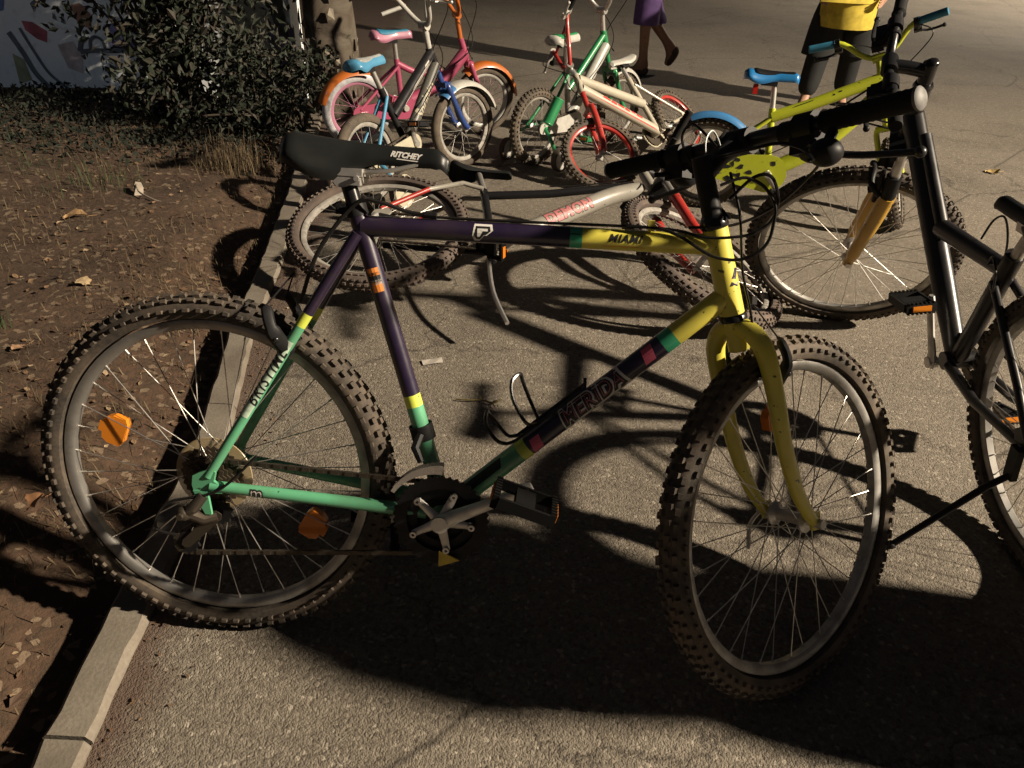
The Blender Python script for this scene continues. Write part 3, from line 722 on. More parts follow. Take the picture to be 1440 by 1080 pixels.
# ------------------------------------------------------------------ the black mountain bike at the right
def build_black():
    R = .3324; g = Geo(1.1064, 1.2010, .0444, R, 1.2182)
    root = thing('mountain_bike', 'black mountain bike with a golden fork, propped on its kickstand beside the right edge', 'bicycle',
                 pose(1.1999, 1.2792, 1.5898, .1639, .0039, R), 'adult mountain bikes')
    BB = Vector((.4268, 0, .2887)); CLU = Vector((.312, 0, .600))
    f = MB(); f.cyl(BB + Vector((0, -.036, 0)), BB + Vector((0, .036, 0)), .024, 18)
    frame = f.build('frame', M['blackpaint'], root)
    for s in (-1, 1):
        f = MB(); f.plate([(-.02, -.01), (-.015, .02), (.03, .04), (.05, .02), (.04, -.012)], (0, s * .067, R), (1, 0, 0), (0, 0, 1), .007)
        f.build('dropout', M['blackpaint'], frame)
    ht0, ht1 = g.axp(.470), g.axp(.600)
    def T(name, pts, r): m = MB(); m.tube(pts, r, 18); m.build(name, M['blackpaint'], frame)
    T('down_tube', [BB, lerp(BB, g.axp(.515), .3), g.axp(.515)], [(.025, .026), (.029, .027), (.030, .026)])
    T('top_tube', [CLU + Vector((0, 0, -.01)), (.62, 0, .572)], [.020, .024]); T('gusset', [(.60, 0, .555), (.70, 0, .665), (.79, 0, .765)], [(.016, .018)] * 3)
    T('seat_tube', [BB, CLU + Vector((-.012, 0, .035))], .021); T('head_tube', [ht0, ht1], .0235)
    for s in (-1, 1):
        T('seat_stay', [(.325, s * .02, .56), (.10, s * .056, .43), (.01, s * .066, R + .02)], .009); T('chain_stay', [(.40, s * .032, .29), (.25, s * .045, .285), (.01, s * .066, R - .005)], [.014, .012, .010])
    # fork with golden lower legs
    k = MB(g.st); k.box(g.axp(.435) + g.perp * .004, (.06, .135, .035)); k.cyl(g.axp(.43), g.axp(.47), .02, 16)
    fork = k.build('fork', M['black'], root)
    for s in (-1, 1):
        Y = Vector((0, s * .062, 0)); m = MB(g.st); m.cyl(g.axp(.25) + Y, g.axp(.44) + Y, .0145, 14); m.build('stanchion', M['steel'], fork)
        m = MB(g.st); m.tube([g.axp(.36) + Y, g.axp(.26) + Y], [.021, .0215], 14); m.build('fork_boot', M['black'], fork)
        m = MB(g.st); m.tube(bez([g.axp(.285) + Y, g.axp(.20) + Y + g.perp * .012, g.axp(.08) + Y * .95 + g.perp * .032, g.axp(.0) + Y * .88 + g.perp * .0444, g.axp(-.012) + Y * .88 + g.perp * .0464], 6), [.0235] * 10 + [.0205] * 6 + [.016] * 5 + [.0135] * 4, 14)
        m.build('fork_leg', M['gold'], fork)
        m = MB(g.st); m.cyl(g.fhub + Y * .70, g.fhub + Y * 1.22, .0095, 10); m.build('axle_nut', M['steel'], fork)
    m = MB(g.st); m.tube(bez([g.axp(.26) + Vector((0, -.062, 0)), g.axp(.31) + g.perp * .05 + Vector((0, -.05, 0)), g.axp(.325) + g.perp * .05, g.axp(.31) + g.perp * .05 + Vector((0, .05, 0)), g.axp(.26) + Vector((0, .062, 0))], 6), .009, 10); m.build('fork_brace', M['black'], fork)
    for s in (-1, 1):
        m = MB(g.st); p0 = g.axp(.28) + g.perp * .03 + Vector((0, s * .045, 0)); m.tube([p0 - g.ax * .03, p0 + g.ax * .04 + Vector((0, s * .01, 0)), p0 + g.ax * .085], [.008, .009, .006], 8); m.box(p0 + Vector((0, -s * .02, 0)), (.05, .014, .014)); m.build('brake_arm', M['black'], root)
    m = MB(g.st); rp = g.axp(.25) + g.perp * (-.02) + Vector((0, -.085, 0)); m.box(rp, (.035, .014, .03)); m.build('side_reflector', M['amber_dark'], root)
    wheel(root, Matrix.Translation(g.hub), R, .286, .0245, M['tyre'], M['rim'], hubw=.036, reflectors=((pi * .77, .19, M['amber_dark']), (-2.9, .19, M['amber_dark'])), spin=.03)
    wheel(root, g.st @ Matrix.Translation(g.fhub), R, .286, .0245, M['tyre'], M['rim'], hubw=.034, spin=.1)
    # cockpit
    b = MB(); b.lathe([(.0, 0), (.024, 0), (.026, .006), (.022, .016), (0, .016)], g.axp(.598), g.ax, 20, closed=False); b.build('headset_cup', M['black_gloss'], root)
    bc = g.axp(.655) + g.perp * .095
    m = MB(g.st); m.cyl(g.axp(.61), g.axp(.668), .019, 16); m.ball(g.axp(.670), (.018, .018, .008)); m.tube([g.axp(.645), lerp(g.axp(.65), bc, .55), bc], [(.019, .017)] * 3, 14); m.cyl(bc + Vector((0, -.028, 0)), bc + Vector((0, .028, 0)), .021, 16); m.build('stem', M['black_gloss'], root)
    m = MB(g.st); m.tube(bez([bc + Vector((-.03, -.31, .035)), bc + Vector((-.012, -.12, .03)), bc + Vector((0, -.05, 0)), bc, bc + Vector((0, .05, 0)), bc + Vector((-.012, .12, .03)), bc + Vector((-.03, .31, .035))], 6), .0125, 12); m.build('handlebar', M['blackpaint'], root)
    for s in (-1, 1):
        a = bc + Vector((-.018, s * .18, .032)); e = bc + Vector((-.03, s * .32, .036)); m = MB(g.st); grip_mb(m, a, e, .0165); m.build('bar_grip', M['grip'], root)
        m = MB(g.st); c = bc + Vector((-.012, s * .135, .03)); m.cyl(c + Vector((0, -.02, 0)), c + Vector((0, .02, 0)), .020, 12); m.box(c + Vector((.02, 0, -.02)), (.055, .05, .034)); m.ball(c + Vector((.025, 0, -.03)), (.032, .028, .02)); m.build('gear_shifter', M['black'], root)
        brake_lever(root, g.st, bc + Vector((-.008, 0, .02)), .105, .25, M['black'], sg=s)
    for o in ((.03, -.03), (-.03, -.05)):
        cable(root, [bc + Vector((.05, .12 + o[0], .0)), bc + Vector((.13, .06, -.01 + o[1])), bc + Vector((.12, .0, -.08 + o[1])), bc + Vector((.02, -.02, -.16 + o[1]))], .0026, X=g.st)
    cable(root, [(.34, -.02, .585), (.30, -.05, .63), (.25, -.05, .63), (.23, -.045, .58), (.24, -.04, .50)], .0026, 'gear_cable')
    cable(root, [(.36, .02, .59), (.33, .03, .62), (.29, .04, .60), (.30, .03, .54)], .0026)
    cable(root, [(.46, -.012, .606), (.44, -.02, .66), (.40, -.02, .68), (.37, -.02, .63), (.36, -.015, .55)], .0026)
    # saddle
    pm = MB(); pm.cyl(CLU + Vector((-.01, 0, .02)), (.262, 0, .705), .0135, 14); pm.box((.258, 0, .712), (.05, .05, .02)); pm.build('seat_post', M['steel'], root)
    saddle_mb(.135, .405, .752, .742, .074, .020, .045, .024).build('saddle', M['saddle'], root, 60)
    # drivetrain
    ang = 1.44
    ca, pe = crank_arm(root, BB, ang, .066, .083, .172, M['alu']); pedal(root, pe, 1, .15, (M['black'], M['amber']))
    cb, pr = crank_arm(root, BB, ang + pi, -.062, -.080, .172, M['alu'], True); pedal(root, pr, -1, .3, (M['black'], M['amber']))
    for r, t, y in ((.084, 42, -.050), (.066, 32, -.0425)):
        c = MB(); gear_mb(c, BB + Vector((0, y, 0)), r, t, .0035, r - .022); c.build('chainring', M['chain'], root, 25)
    for q, r in enumerate((.054, .046, .038, .032, .026)):
        c = MB(); gear_mb(c, g.hub + Vector((0, -.027 - .0055 * q, 0)), r, int(r * 500), .0024, .012); c.build('sprocket', M['cog'], root, 25)
    ch = MB(); chain_run(ch, g.hub + Vector((0, -.042, .04)), BB + Vector((0, -.045, .069)), 33); chain_run(ch, BB + Vector((0, -.045, -.069)), (.02, -.045, .21), 34); chain_arc(ch, BB, .069, -.045, pi / 2, -pi / 2); ch.build('chain', M['chain'], root, 25)
    d = MB(); d.tube([(0, -.075, .315), (.0, -.085, .28), (.02, -.06, .27)], .012, 10); d.plate([(.03, .04), (.03, -.04), (0, -.04), (0, .04)], (.0, -.048, .24), (1, 0, 0), (0, 0, 1), .014); d.build('rear_derailleur', M['black'], root)
    m = MB(); m.tube([(.010, .074, .262), (.0155, .12, .226), (.031, .2885, .055)], [.0075, .008, .0075], 10); m.ball((.0312, .291, .0535), .011); m.box((.012, .078, .29), (.03, .014, .08)); m.build('kickstand', M['black'], root)
    return root
build_black()

# ------------------------------------------------------------------ the silver mountain bike lying on its side behind the first one
def build_silver():
    R = .3424; g = Geo(1.1907, 1.2298, .0381, R, .50)
    root = thing('mountain_bike', 'silver mountain bike with red fork legs and red lettering, fallen over behind the purple bike', 'bicycle',
                 pose(-.5565, 2.325, -.1128, 1.3244, -.017, R, .095), 'adult mountain bikes')
    BB = Vector((.4299, 0, .2945)); CL = Vector((.345, 0, .64))
    f = MB(); f.cyl(BB + Vector((0, -.036, 0)), BB + Vector((0, .036, 0)), .023, 16)
    frame = f.build('frame', M['silverpaint'], root)
    for s in (-1, 1):
        f = MB(); f.plate([(-.02, -.01), (-.015, .02), (.03, .04), (.05, .02), (.04, -.012)], (0, s * .067, R), (1, 0, 0), (0, 0, 1), .007)
        f.build('dropout', M['silverpaint'], frame)
    def T(name, pts, r, mt, n=18, zones=None):
        m = MB(); m.tube(pts, r, n, zones=zones); m.build(name, mt, frame); return m.bvh()
    dtp = bez([BB, (.56, 0, .42), (.70, 0, .55), (.84, 0, .675), (.955, 0, .735)], 6)
    dtb = T('down_tube', dtp, .033, M['silverpaint'])
    T('top_tube', [CL + Vector((0, 0, -.03)), (.60, 0, .66), (.93, 0, .765)], .016, M['black_gloss']); T('seat_tube', [BB, CL], .0165, M['black_gloss']); T('head_tube', [g.axp(.43), g.axp(.555)], .021, M['silverpaint'])
    for s in (-1, 1):
        T('seat_stay', [(.345, s * .022, .625), (.265, s * .035, .635), (.15, s * .055, .545), (.005, s * .066, R + .03)], .0095, [M['silverpaint'], M['red']], 12, [0, 0, 1]); T('chain_stay', [(.40, s * .032, .295), (.01, s * .066, R - .01)], .0115, M['black'], 12)
    dd = (Vector((.80, 0, .64)) - Vector((.60, 0, .458))).normalized(); du = Vector((-dd.z, 0, dd.x))
    lay('lettering', text_flat('DEMON', .056, .0050, 0, 1.12), lerp((.60, 0, .458), (.80, 0, .64), .40), dd, du * .84 + Vector((0, -.54, 0)), dtb, M['print_black'], frame)
    lay('lettering', text_flat('DEMON', .056, .0030, 0, 1.12), lerp((.60, 0, .458), (.80, 0, .64), .40), dd, du * .84 + Vector((0, -.54, 0)), dtb, M['print_salmon'], frame, .0011)
    k = MB(g.st); k.box(g.axp(.42), (.05, .13, .03)); k.cyl(g.axp(.42), g.axp(.44), .018, 14); fork = k.build('fork', M['black'], root)
    for s in (-1, 1):
        Y = Vector((0, s * .06, 0)); m = MB(g.st); m.tube([g.axp(.42) + Y, g.axp(.29) + Y], .0145, 12); m.build('stanchion', M['steel'], fork)
        m = MB(g.st); m.tube([g.axp(.31) + Y, g.axp(.12) + Y, g.axp(0) + Y * .9 + g.perp * .038], [.021, .019, .014], 14); m.build('fork_leg', M['red'], fork)
    wheel(root, Matrix.Translation(g.hub), R, .284, .030, M['tyre_brown'], M['rim_white'], hubw=.036)
    wheel(root, g.st @ Matrix.Translation(g.fhub), R, .284, .030, M['tyre_brown'], M['rim_white'], hubw=.033)
    bc = g.axp(.60) + g.perp * .07
    m = MB(g.st); m.cyl(g.axp(.555), g.axp(.62), .018, 14); m.tube([g.axp(.60), bc], .018, 12); m.build('stem', M['black'], root)
    m = MB(g.st); m.tube([bc + Vector((-.02, -.28, .02)), bc + Vector((0, -.05, 0)), bc + Vector((0, .05, 0)), bc + Vector((-.02, .2, .02))], .0125, 12); m.build('handlebar', M['black'], root)
    for s, L in ((-1, .28), (1, .20)):
        m = MB(g.st); grip_mb(m, bc + Vector((-.012, s * (L - .12), .012)), bc + Vector((-.02, s * L, .02)), .016); m.build('bar_grip', M['grip'], root)
    brake_lever(root, g.st, bc, .11, .24, M['black'], sg=-1, lmat=M['alu'])
    pm = MB(); pm.cyl(CL, (.305, 0, .76), .0135, 12); pm.build('seat_post', M['steel'], root)
    saddle_mb(.18, .44, .80, .79, .075, .02, .05, .025).build('saddle', M['saddle'], root, 60)
    ang = -1.45
    ca, pe = crank_arm(root, BB, ang, -.062, -.080, .17, M['black'], True); pedal(root, pe, -1, .5, (M['pedal_black'], M['amber_dark']))
    cb, pl = crank_arm(root, BB, ang + pi, .058, .070, .17, M['black']); pedal(root, pl, 1, .2, (M['pedal_black'], M['amber_dark']))
    for r, t, y in ((.084, 42, -.050), (.064, 32, -.0425)):
        c = MB(); gear_mb(c, BB + Vector((0, y, 0)), r, t, .0035, r - .024); c.build('chainring', M['chain'], root, 25)
    for q, r in enumerate((.056, .047, .038, .031, .025)):
        c = MB(); gear_mb(c, g.hub + Vector((0, -.027 - .0055 * q, 0)), r, int(r * 500), .0024, .012); c.build('sprocket', M['cog'], root, 25)
    ch = MB(); chain_run(ch, g.hub + Vector((0, -.042, .045)), BB + Vector((0, -.047, .085)), 33); chain_run(ch, BB + Vector((0, -.047, -.085)), (.02, -.045, .22), 34); chain_arc(ch, BB, .086, -.047, pi / 2, -pi / 2); ch.build('chain', M['chain'], root, 25)
    d = MB(); d.tube([(0, -.075, R - .02), (.0, -.09, .28), (.02, -.06, .26)], .012, 10); d.plate([(.03, .04), (.03, -.04), (0, -.04), (0, .04)], (.0, -.05, .235), (1, 0, 0), (0, 0, 1), .014); d.build('rear_derailleur', M['alu'], root)
    m = MB(); m.tube(bez([(.425, -.03, .27), (.44, -.045, .15), (.48, -.055, -.02), (.545, -.05, -.16)], 5), .0075, 8); m.build('kickstand', M['steel'], root)
    cable(root, [(.93, -.03, .80), (.98, -.09, .87), (1.04, -.09, .80), (1.0, -.06, .70)], .0026)
    cable(root, [(.90, -.02, .77), (.75, -.02, .715), (.6, -.02, .68)], .0026, 'gear_cable')
    return root
build_silver()

# ------------------------------------------------------------------ children's bicycles
def fender(parent, Mx, R, w, a0, a1, mat, name='mudguard', th=.003):
    b = MB(Mx); r = R + .008
    prof = [(r - .012, -w), (r + .004, -w * .86), (r + .012, -w * .45), (r + .014, 0), (r + .012, w * .45), (r + .004, w * .86), (r - .012, w),
            (r - .012, w - th), (r + .002, w * .86 - th), (r + .009, w * .42), (r + .011, 0), (r + .009, -w * .42), (r + .002, -w * .86 + th), (r - .012, -w + th)]
    b.lathe(prof, n=24, a0=-radians(a1), a1=-radians(a0)); return b.build(name, mat, parent, 50)
def kids_bike(label, P, S, group='bicycles of the children'):
    R = P['R']; g = Geo(P['wb'], 1.2, .025, R, P['steer'])
    root = thing('child_bicycle', label, 'bicycle', pose(P['x'], P['y'], P['psi'], P['lean'], 0, R, P.get('z', 0)), group)
    BB = Vector((P['bbx'], 0, P['bbz'])); sx, sz = P['sx'], P['sz']
    hb, ht = g.axp(P['ht'] - .11), g.axp(P['ht'])
    sd = (Vector((sx + .02, 0, sz)) - BB).normalized(); CL = BB + sd * ((Vector((sx + .02, 0, sz)) - BB).length - S.get('post', .12))
    fm = S['frame']
    f = MB(); f.cyl(BB + Vector((0, -.036, 0)), BB + Vector((0, .036, 0)), .022, 16)
    frame = f.build('frame', fm, root); bv = {}
    for s in (-1, 1):
        f = MB(); f.plate([(-.016, -.01), (-.012, .016), (.02, .028), (.03, .012), (.03, -.010)], (0, s * .055, R), (1, 0, 0), (0, 0, 1), .006)
        f.build('dropout', fm, frame)
    def T(name, pts, r, mt=None, n=14):
        m = MB(); m.tube(pts, r, n); m.build(name, mt or fm, frame); bv[name] = m.bvh()
    T('head_tube', [hb, ht], .0185, S.get('headmat'))
    T('seat_tube', [BB, CL], .0155, S.get('seatmat'))
    for s in (-1, 1):
        T('seat_stay', [lerp(BB, CL, .85) + Vector((0, s * .016, 0)), (0, s * .055, R + .015)], .0085, S.get('staymat')); T('chain_stay', [BB + Vector((-.02, s * .026, 0)), (0, s * .055, R)], .0095, S.get('staymat'))
    style = S['style']; j0 = lerp(hb, ht, .25); j1 = lerp(hb, ht, .78)
    if style == 'twin':
        T('down_tube', [BB, j0], S.get('tr', .024), S.get('downmat')); T('top_tube', [lerp(BB, CL, .52), j1], S.get('tr2', .024), S.get('topmat'))
    elif style == 'curve':
        T('down_tube', bez([BB, lerp(BB, j0, .45) + Vector((.02, 0, -.035)), j0], 6), S.get('tr', .026), S.get('downmat')); T('top_tube', bez([lerp(BB, CL, .86), lerp(CL, j1, .4) + Vector((0, 0, -.030)), j1], 6), S.get('tr2', .019), S.get('topmat'))
    elif style == 'step':
        T('down_tube', bez([BB + Vector((.0, 0, .01)), lerp(BB, j0, .5) + Vector((.03, 0, -.03)), j0], 6), S.get('tr', .030), S.get('downmat')); T('top_tube', bez([lerp(BB, CL, .9), lerp(BB, j0, .30) + Vector((-.01, 0, .09)), lerp(BB, j0, .62) + Vector((0, 0, .015))], 6), S.get('tr2', .017), S.get('topmat'))
    for t in S.get('text', ()):
        body, tn, a, c, size, mt, sh, off = t
        pa, pc = {'down_tube': (BB, j0), 'top_tube': (lerp(BB, CL, .52 if style == 'twin' else .86), j1)}[tn]
        d = (pc - pa).normalized(); u = Vector((-d.z, 0, d.x))
        for sg in (-1, 1):
            lay('lettering', text_flat(body, size, .0012, sh), lerp(pa, pc, (a + c) / 2) + u * off, d * -sg, u, bv[tn], M[mt], frame, .0008)
    # fork
    cr = R + .045; k = MB(g.st); k.cyl(g.axp(cr), hb, .0145, 12); k.box(g.axp(cr), (.035, .085, .024)); fork = k.build('fork', S.get('forkmat', fm), root)
    for s in (-1, 1):
        Y = Vector((0, s * .040, 0)); m = MB(g.st); m.tube(bez([g.axp(cr + .006) + Y * .5, g.axp(cr - .01) + Y, g.axp(cr - .08) + Y * 1.05, g.axp(.05) + Y + g.perp * .010, g.axp(0) + Y + g.perp * .025], 5), S.get('forkr', .0125), 12); m.build('fork_leg', S.get('forkmat', fm), fork)
    rw = S.get('rimw', .013)
    for nm, Mx in (('rear', Matrix.Translation(g.hub)), ('front', g.st @ Matrix.Translation(g.fhub))):
        wheel(root, Mx, R, R - S.get('tw', .024) * 2 + .010, S.get('tw', .024), S.get(nm + 'tyre', S['tyre']), S[nm + 'rim'] if nm + 'rim' in S else S['rim'], knob=S.get('knob', True), spokes=20, single=False, hubr=.016, hubw=.026, rw=rw, rimh=.016, knobs=46, spmat=S.get('spmat'))
    for fn, Mx, a0, a1, mt in S.get('fenders', ()):
        fender(root, Matrix.Translation(g.hub) if Mx == 'r' else g.st @ Matrix.Translation(g.fhub), R, S.get('fw', .032), a0, a1, M[mt], fn)
    # cockpit
    W, rise, back = S.get('bar', (.25, .12, .05)); bc = g.axp(P['ht'] + S.get('stem', .07)) + g.perp * .02
    m = MB(g.st); m.cyl(ht, bc, .014, 12); m.cyl(bc + Vector((0, -.025, 0)), bc + Vector((0, .025, 0)), .019, 12); m.build('stem', S.get('stemmat', M['black']), root)
    m = MB(g.st); b3 = Vector((0, 0, 0))
    up = g.ax
    hp = bez([bc + Vector((-back, -W, 0)) + up * rise, bc + Vector((-back * .4, -W * .55, 0)) + up * rise * .95, bc + Vector((0, -W * .24, 0)) + up * rise * .25, bc, bc + Vector((0, W * .24, 0)) + up * rise * .25, bc + Vector((-back * .4, W * .55, 0)) + up * rise * .95, bc + Vector((-back, W, 0)) + up * rise], 6)
    m.tube(hp, .0115, 12)
    if S.get('cross'): m.tube([bc + Vector((-back * .3, -W * .45, 0)) + up * rise * .8, bc + Vector((-back * .3, W * .45, 0)) + up * rise * .8], .008, 10)
    m.build('handlebar', S['barmat'], root)
    for s in (-1, 1):
        e = bc + Vector((-back, s * W, 0)) + up * rise; a = lerp(e, bc + Vector((-back * .4, s * W * .55, 0)) + up * rise * .97, .85)
        m = MB(g.st); grip_mb(m, a, e + (e - a) * .08, .0165); m.build('bar_grip', S['gripmat'], root)
        if S.get('lever'):
            brake_lever(root, g.st, Vector((a.x, 0, a.z)), abs(a.y) * .96, abs(e.y) * .96, S['lever'], sg=s, fwd=.06)
    # saddle
    m = MB(); m.cyl(CL - sd * .01, BB + sd * ((Vector((sx + .02, 0, sz)) - BB).length - .015), .0125, 12); m.build('seat_post', S.get('postmat', M['steel']), root)
    q = saddle_mb(sx - .115, sx + .125, sz + .03, sz + .026, .075, .024, .050, .034); o = q.build('saddle', S['saddle'], root, 60)
    if 'saddle2' in S:
        c = MB(); c.v = []
        t2 = saddle_mb(sx - .085, sx + .115, sz + .0335, sz + .0295, .050, .017, .020, .018); t2.build('saddle_top', S['saddle2'], o, 60)
    m = MB(); m.box((sx + .0, 0, sz - .026), (.07, .036, .022)); m.build('saddle_bracket', M['black'], o)
    if S.get('seatrefl'): m = MB(); m.box((sx - .055, 0, sz - .055), (.02, .05, .04)); m.build('saddle_reflector', S['seatrefl'], root)
    # drive
    ang = S.get('crank', .6)
    ca, pe = crank_arm(root, BB, ang, -.062, -.075, .10, S.get('crankmat', M['steel'])); cb, pl = crank_arm(root, BB, ang + pi, .055, .070, .10, S.get('crankmat', M['steel']))
    pm = S.get('pedalmat', M['black']); rf = S.get('pedalrefl', M['amber_dark'])
    pedal(root, pe, -1, S.get('prot', .2), (pm, rf), .075, .06, .022); pedal(root, pl, 1, .4, (pm, rf), .075, .06, .022)
    c = MB(); gear_mb(c, BB + Vector((0, -.046, 0)), .060, 30, .004, .022); c.build('chainring', M['chain'], root, 25)
    ch = MB(); chain_run(ch, g.hub + Vector((0, -.046, .028)), BB + Vector((0, -.046, .06)), 20); chain_run(ch, g.hub + Vector((0, -.046, -.028)), BB + Vector((0, -.046, -.06)), 20); ch.build('chain', M['chain'], root, 25)
    c = MB(); gear_mb(c, g.hub + Vector((0, -.046, 0)), .028, 14, .004, .010); c.build('sprocket', M['chain'], root, 25)
    if 'guard' in S:
        mt, hh = S['guard']; L = BB.x; pts = []
        for k in range(9): a = pi / 2 + pi * k / 8; pts.append((-.01 + hh * .55 * cos(a), hh * .55 * sin(a)))
        for k in range(9): a = -pi / 2 + pi * k / 8; pts.append((L + hh * cos(a), hh * sin(a) + BB.z - R))
        m = MB(); m.plate(pts, (0, -.056, R), (1, 0, 0), (0, 0, 1), .006); gd = m.build('chain_guard', M[mt], root, 20)
        if S.get('splat'):
            rr = random.Random(3); gb = m.bvh()
            for k in range(16):
                cx, cz = rr.uniform(.02, L + .04), rr.uniform(-.055, .05); n = rr.randint(5, 8)
                sp = [(cx + rr.uniform(.006, .024) * cos(2 * pi * i / n), cz + rr.uniform(.004, .016) * sin(2 * pi * i / n)) for i in range(n)]
                lay('print', shape_flat([sp]), (0, -.06, R), (1, 0, 0), (0, 0, 1), gb, M['print_black'], gd, .0012, .05)
    for s in S.get('trainers', ()):
        m = MB(); m.tube([(0, s * .06, R), (-.01, s * .10, R - .03), (-.02, s * .17, .075)], [(.010, .004)] * 3, 8); m.build('trainer_arm', S.get('trainmat', M['steel']), root)
        m = MB(); tr = S.get('trr', .062); m.lathe([(.012, -.012), (tr - .012, -.012), (tr - .012, .012), (.012, .012)], (-.02, s * .185, tr + .002), (0, 1, 0), 28); w = m.build('training_wheel', S['trainw'], root)
        m = MB(); m.lathe([(tr - .012, -.016), (tr - .002, -.014), (tr, 0), (tr - .002, .014), (tr - .012, .016)], (-.02, s * .185, tr + .002), (0, 1, 0), 28); m.build('tyre', M['tyre_kid'], w)
    for k, (a_, e_) in enumerate(((-1, hb + Vector((.03, -.02, 0))), (1, BB + Vector((-.05, -.03, .06))))):
        h_ = bc + Vector((-back * .5, a_ * W * .6, 0)) + up * rise * .9; h_ = g.st @ h_
        cable(root, [h_, lerp(h_, ht, .35) + Vector((.09, a_ * .05, .03)), lerp(ht, hb, .3) + Vector((.05, -.03 * a_, 0)), lerp(hb, e_, .5) + Vector((0, -.03, 0)), e_], .0024)
    for tn, mk, mt in S.get('marks', ()):
        pa, pc = {'down_tube': (BB, j0), 'top_tube': (lerp(BB, CL, .52 if style == 'twin' else .86), j1)}[tn]
        d = (pc - pa).normalized(); u = Vector((-d.z, 0, d.x))
        for sg in (-1, 1):
            for t_, zc, wd, hg in mk: lay('print', shape_flat([[(-wd / 2, -hg * .5), (wd * .4, -hg * .6), (wd / 2, hg * .4), (-wd * .3, hg * .6)]]), lerp(pa, pc, t_) + u * zc, d * -sg, u, bv[tn], M[mt], frame, .0008)
    for tn, zc, hgt, mt in S.get('stripes', ()):
        pa, pc = {'down_tube': (BB, j0), 'top_tube': (lerp(BB, CL, .52 if style == 'twin' else .86), j1)}[tn]
        d = (pc - pa).normalized(); u = Vector((-d.z, 0, d.x)); L_ = (pc - pa).length
        for sg in (-1, 1): lay('stripe', shape_flat([[(-L_ * .46, zc), (L_ * .46, zc), (L_ * .40, zc + hgt), (-L_ * .2, zc + hgt * .6)]]), lerp(pa, pc, .5), d * -sg, u, bv[tn], M[mt], frame, .0008)
    return root, g, bc, CL

LIME = dict(x=.862, y=3.583, psi=-.214, lean=.103, steer=1.336, wb=.86, R=.211, ht=.493, bbx=.28, bbz=.2, sx=.211, sz=.608)
kids_bike("lime yellow child's bicycle with blue saddle, mudguard and grips, before the child in yellow", LIME,
    dict(frame=M['lime'], style='curve', tr=.036, tr2=.026, tyre=M['tyre_kid'], rim=M['rim_white'], fenders=(('mudguard', 'r', 28, 118, 'blue'),), fw=.034, barmat=M['lime'], gripmat=M['bluegrip'],
         lever=M['black'], saddle=M['saddleblue'], saddle2=M['black_gloss'], seatrefl=M['redrefl'], guard=('lime', .085), splat=True, post=.13, bar=(.26, .10, .03), cross=False, stem=.06, stemmat=M['lime'],
         marks=(('top_tube', ((.30, .012, .10, .003), (.58, .006, .010, .006), (.64, .010, .016, .005)), 'print_black'),), crank=-.9, staymat=M['lime']))
WHITE = dict(x=1.03, y=4.53, psi=-2.173, lean=-.80, steer=-.468, wb=.888, R=.214, ht=.477, bbx=.267, bbz=.208, sx=.198, sz=.652)
kids_bike("cream white child's bicycle with red fork, rims and handlebar, tipped over sideways", WHITE,
    dict(frame=M['creampaint'], style='twin', tr=.026, tr2=.026, tyre=M['tyre_kid'], rim=M['red'], forkmat=M['red'], forkr=.017, barmat=M['red'], gripmat=M['grip'], bar=(.27, .22, .06), cross=True, stem=.05, stemmat=M['steel'],
         lever=M['white'], saddle=M['white'], guard=('cream', .07), crank=.35, crankmat=M['steel'], pedalmat=M['greysaddle'], stripes=(('top_tube', .012, .010, 'print_red'), ('down_tube', -.020, .005, 'print_red')), marks=(('down_tube', ((.30, .002, .05, .012), (.38, .006, .035, .012), (.46, .0, .04, .014), (.54, .002, .05, .013), (.63, -.001, .045, .015), (.72, .001, .06, .013)), 'print_red'),), post=.10))
BLUE = dict(x=-.660, y=3.355, psi=1.08, lean=.18, steer=-.29, wb=.77, R=.208, ht=.440, bbx=.288, bbz=.225, sx=.108, sz=.604)
kids_bike("silver and black child's bicycle with a blue fork, white front mudguard and white handlebar", BLUE,
    dict(frame=M['silverpaint'], style='twin', tr=.026, tr2=.025, downmat=M['darksilver'], topmat=M['blackpaint'], seatmat=M['black'], headmat=M['black'], staymat=M['skyblue'], forkmat=M['deepblue'], forkr=.015,
         tyre=M['tyre_kid'], rim=M['rim_white'], knob=False, barmat=M['white'], gripmat=M['cream'], bar=(.25, .15, .06), stem=.10, stemmat=M['white'], lever=M['alu'],
         fenders=(('mudguard', 'f', 16, 112, 'white'), ('fork_cover', 'f', 108, 128, 'blue')), fw=.050, saddle=M['skyblue'], saddle2=M['greysaddle'], trainers=(-1, 1), trainw=M['cream'], trr=.085, trainmat=M['skyblue'],
         text=(('Sprinto', 'down_tube', .12, .95, .066, 'cream', .25, 0),), marks=(('top_tube', ((.50, -.010, .34, .004), (.62, -.002, .20, .005), (.80, .006, .05, .006)), 'print_silver'),), crank=1.9, guard=('cream', .045)))
PINK = dict(x=-.932, y=4.317, psi=.537, lean=-.028, steer=0.0, wb=.787, R=.197, ht=.382, bbx=.265, bbz=.204, sx=.206, sz=.574)
pk, gp, bcp, clp = kids_bike("pink child's bicycle with orange handlebar, orange mudguards and a white rear tyre", PINK,
    dict(frame=M['pink'], style='step', tyre=M['tyre_kid'], reartyre=M['tyre_white'], rim=M['white'], rearrim=M['palepink'], spmat=M['palepink'], knob=False, tw=.026, barmat=M['orange'], gripmat=M['tealgrip'], bar=(.24, .17, .05), stem=.12, stemmat=M['orange'], tr=.034,
         fenders=(('mudguard', 'f', 5, 130, 'orange'), ('mudguard', 'r', 70, 165, 'orange')), fw=.045, forkr=.014, saddle=M['palepink'], saddle2=M['bluegrip'], crankmat=M['white'], guard=('pink', .06), crank=2.4, pedalmat=M['pink']))
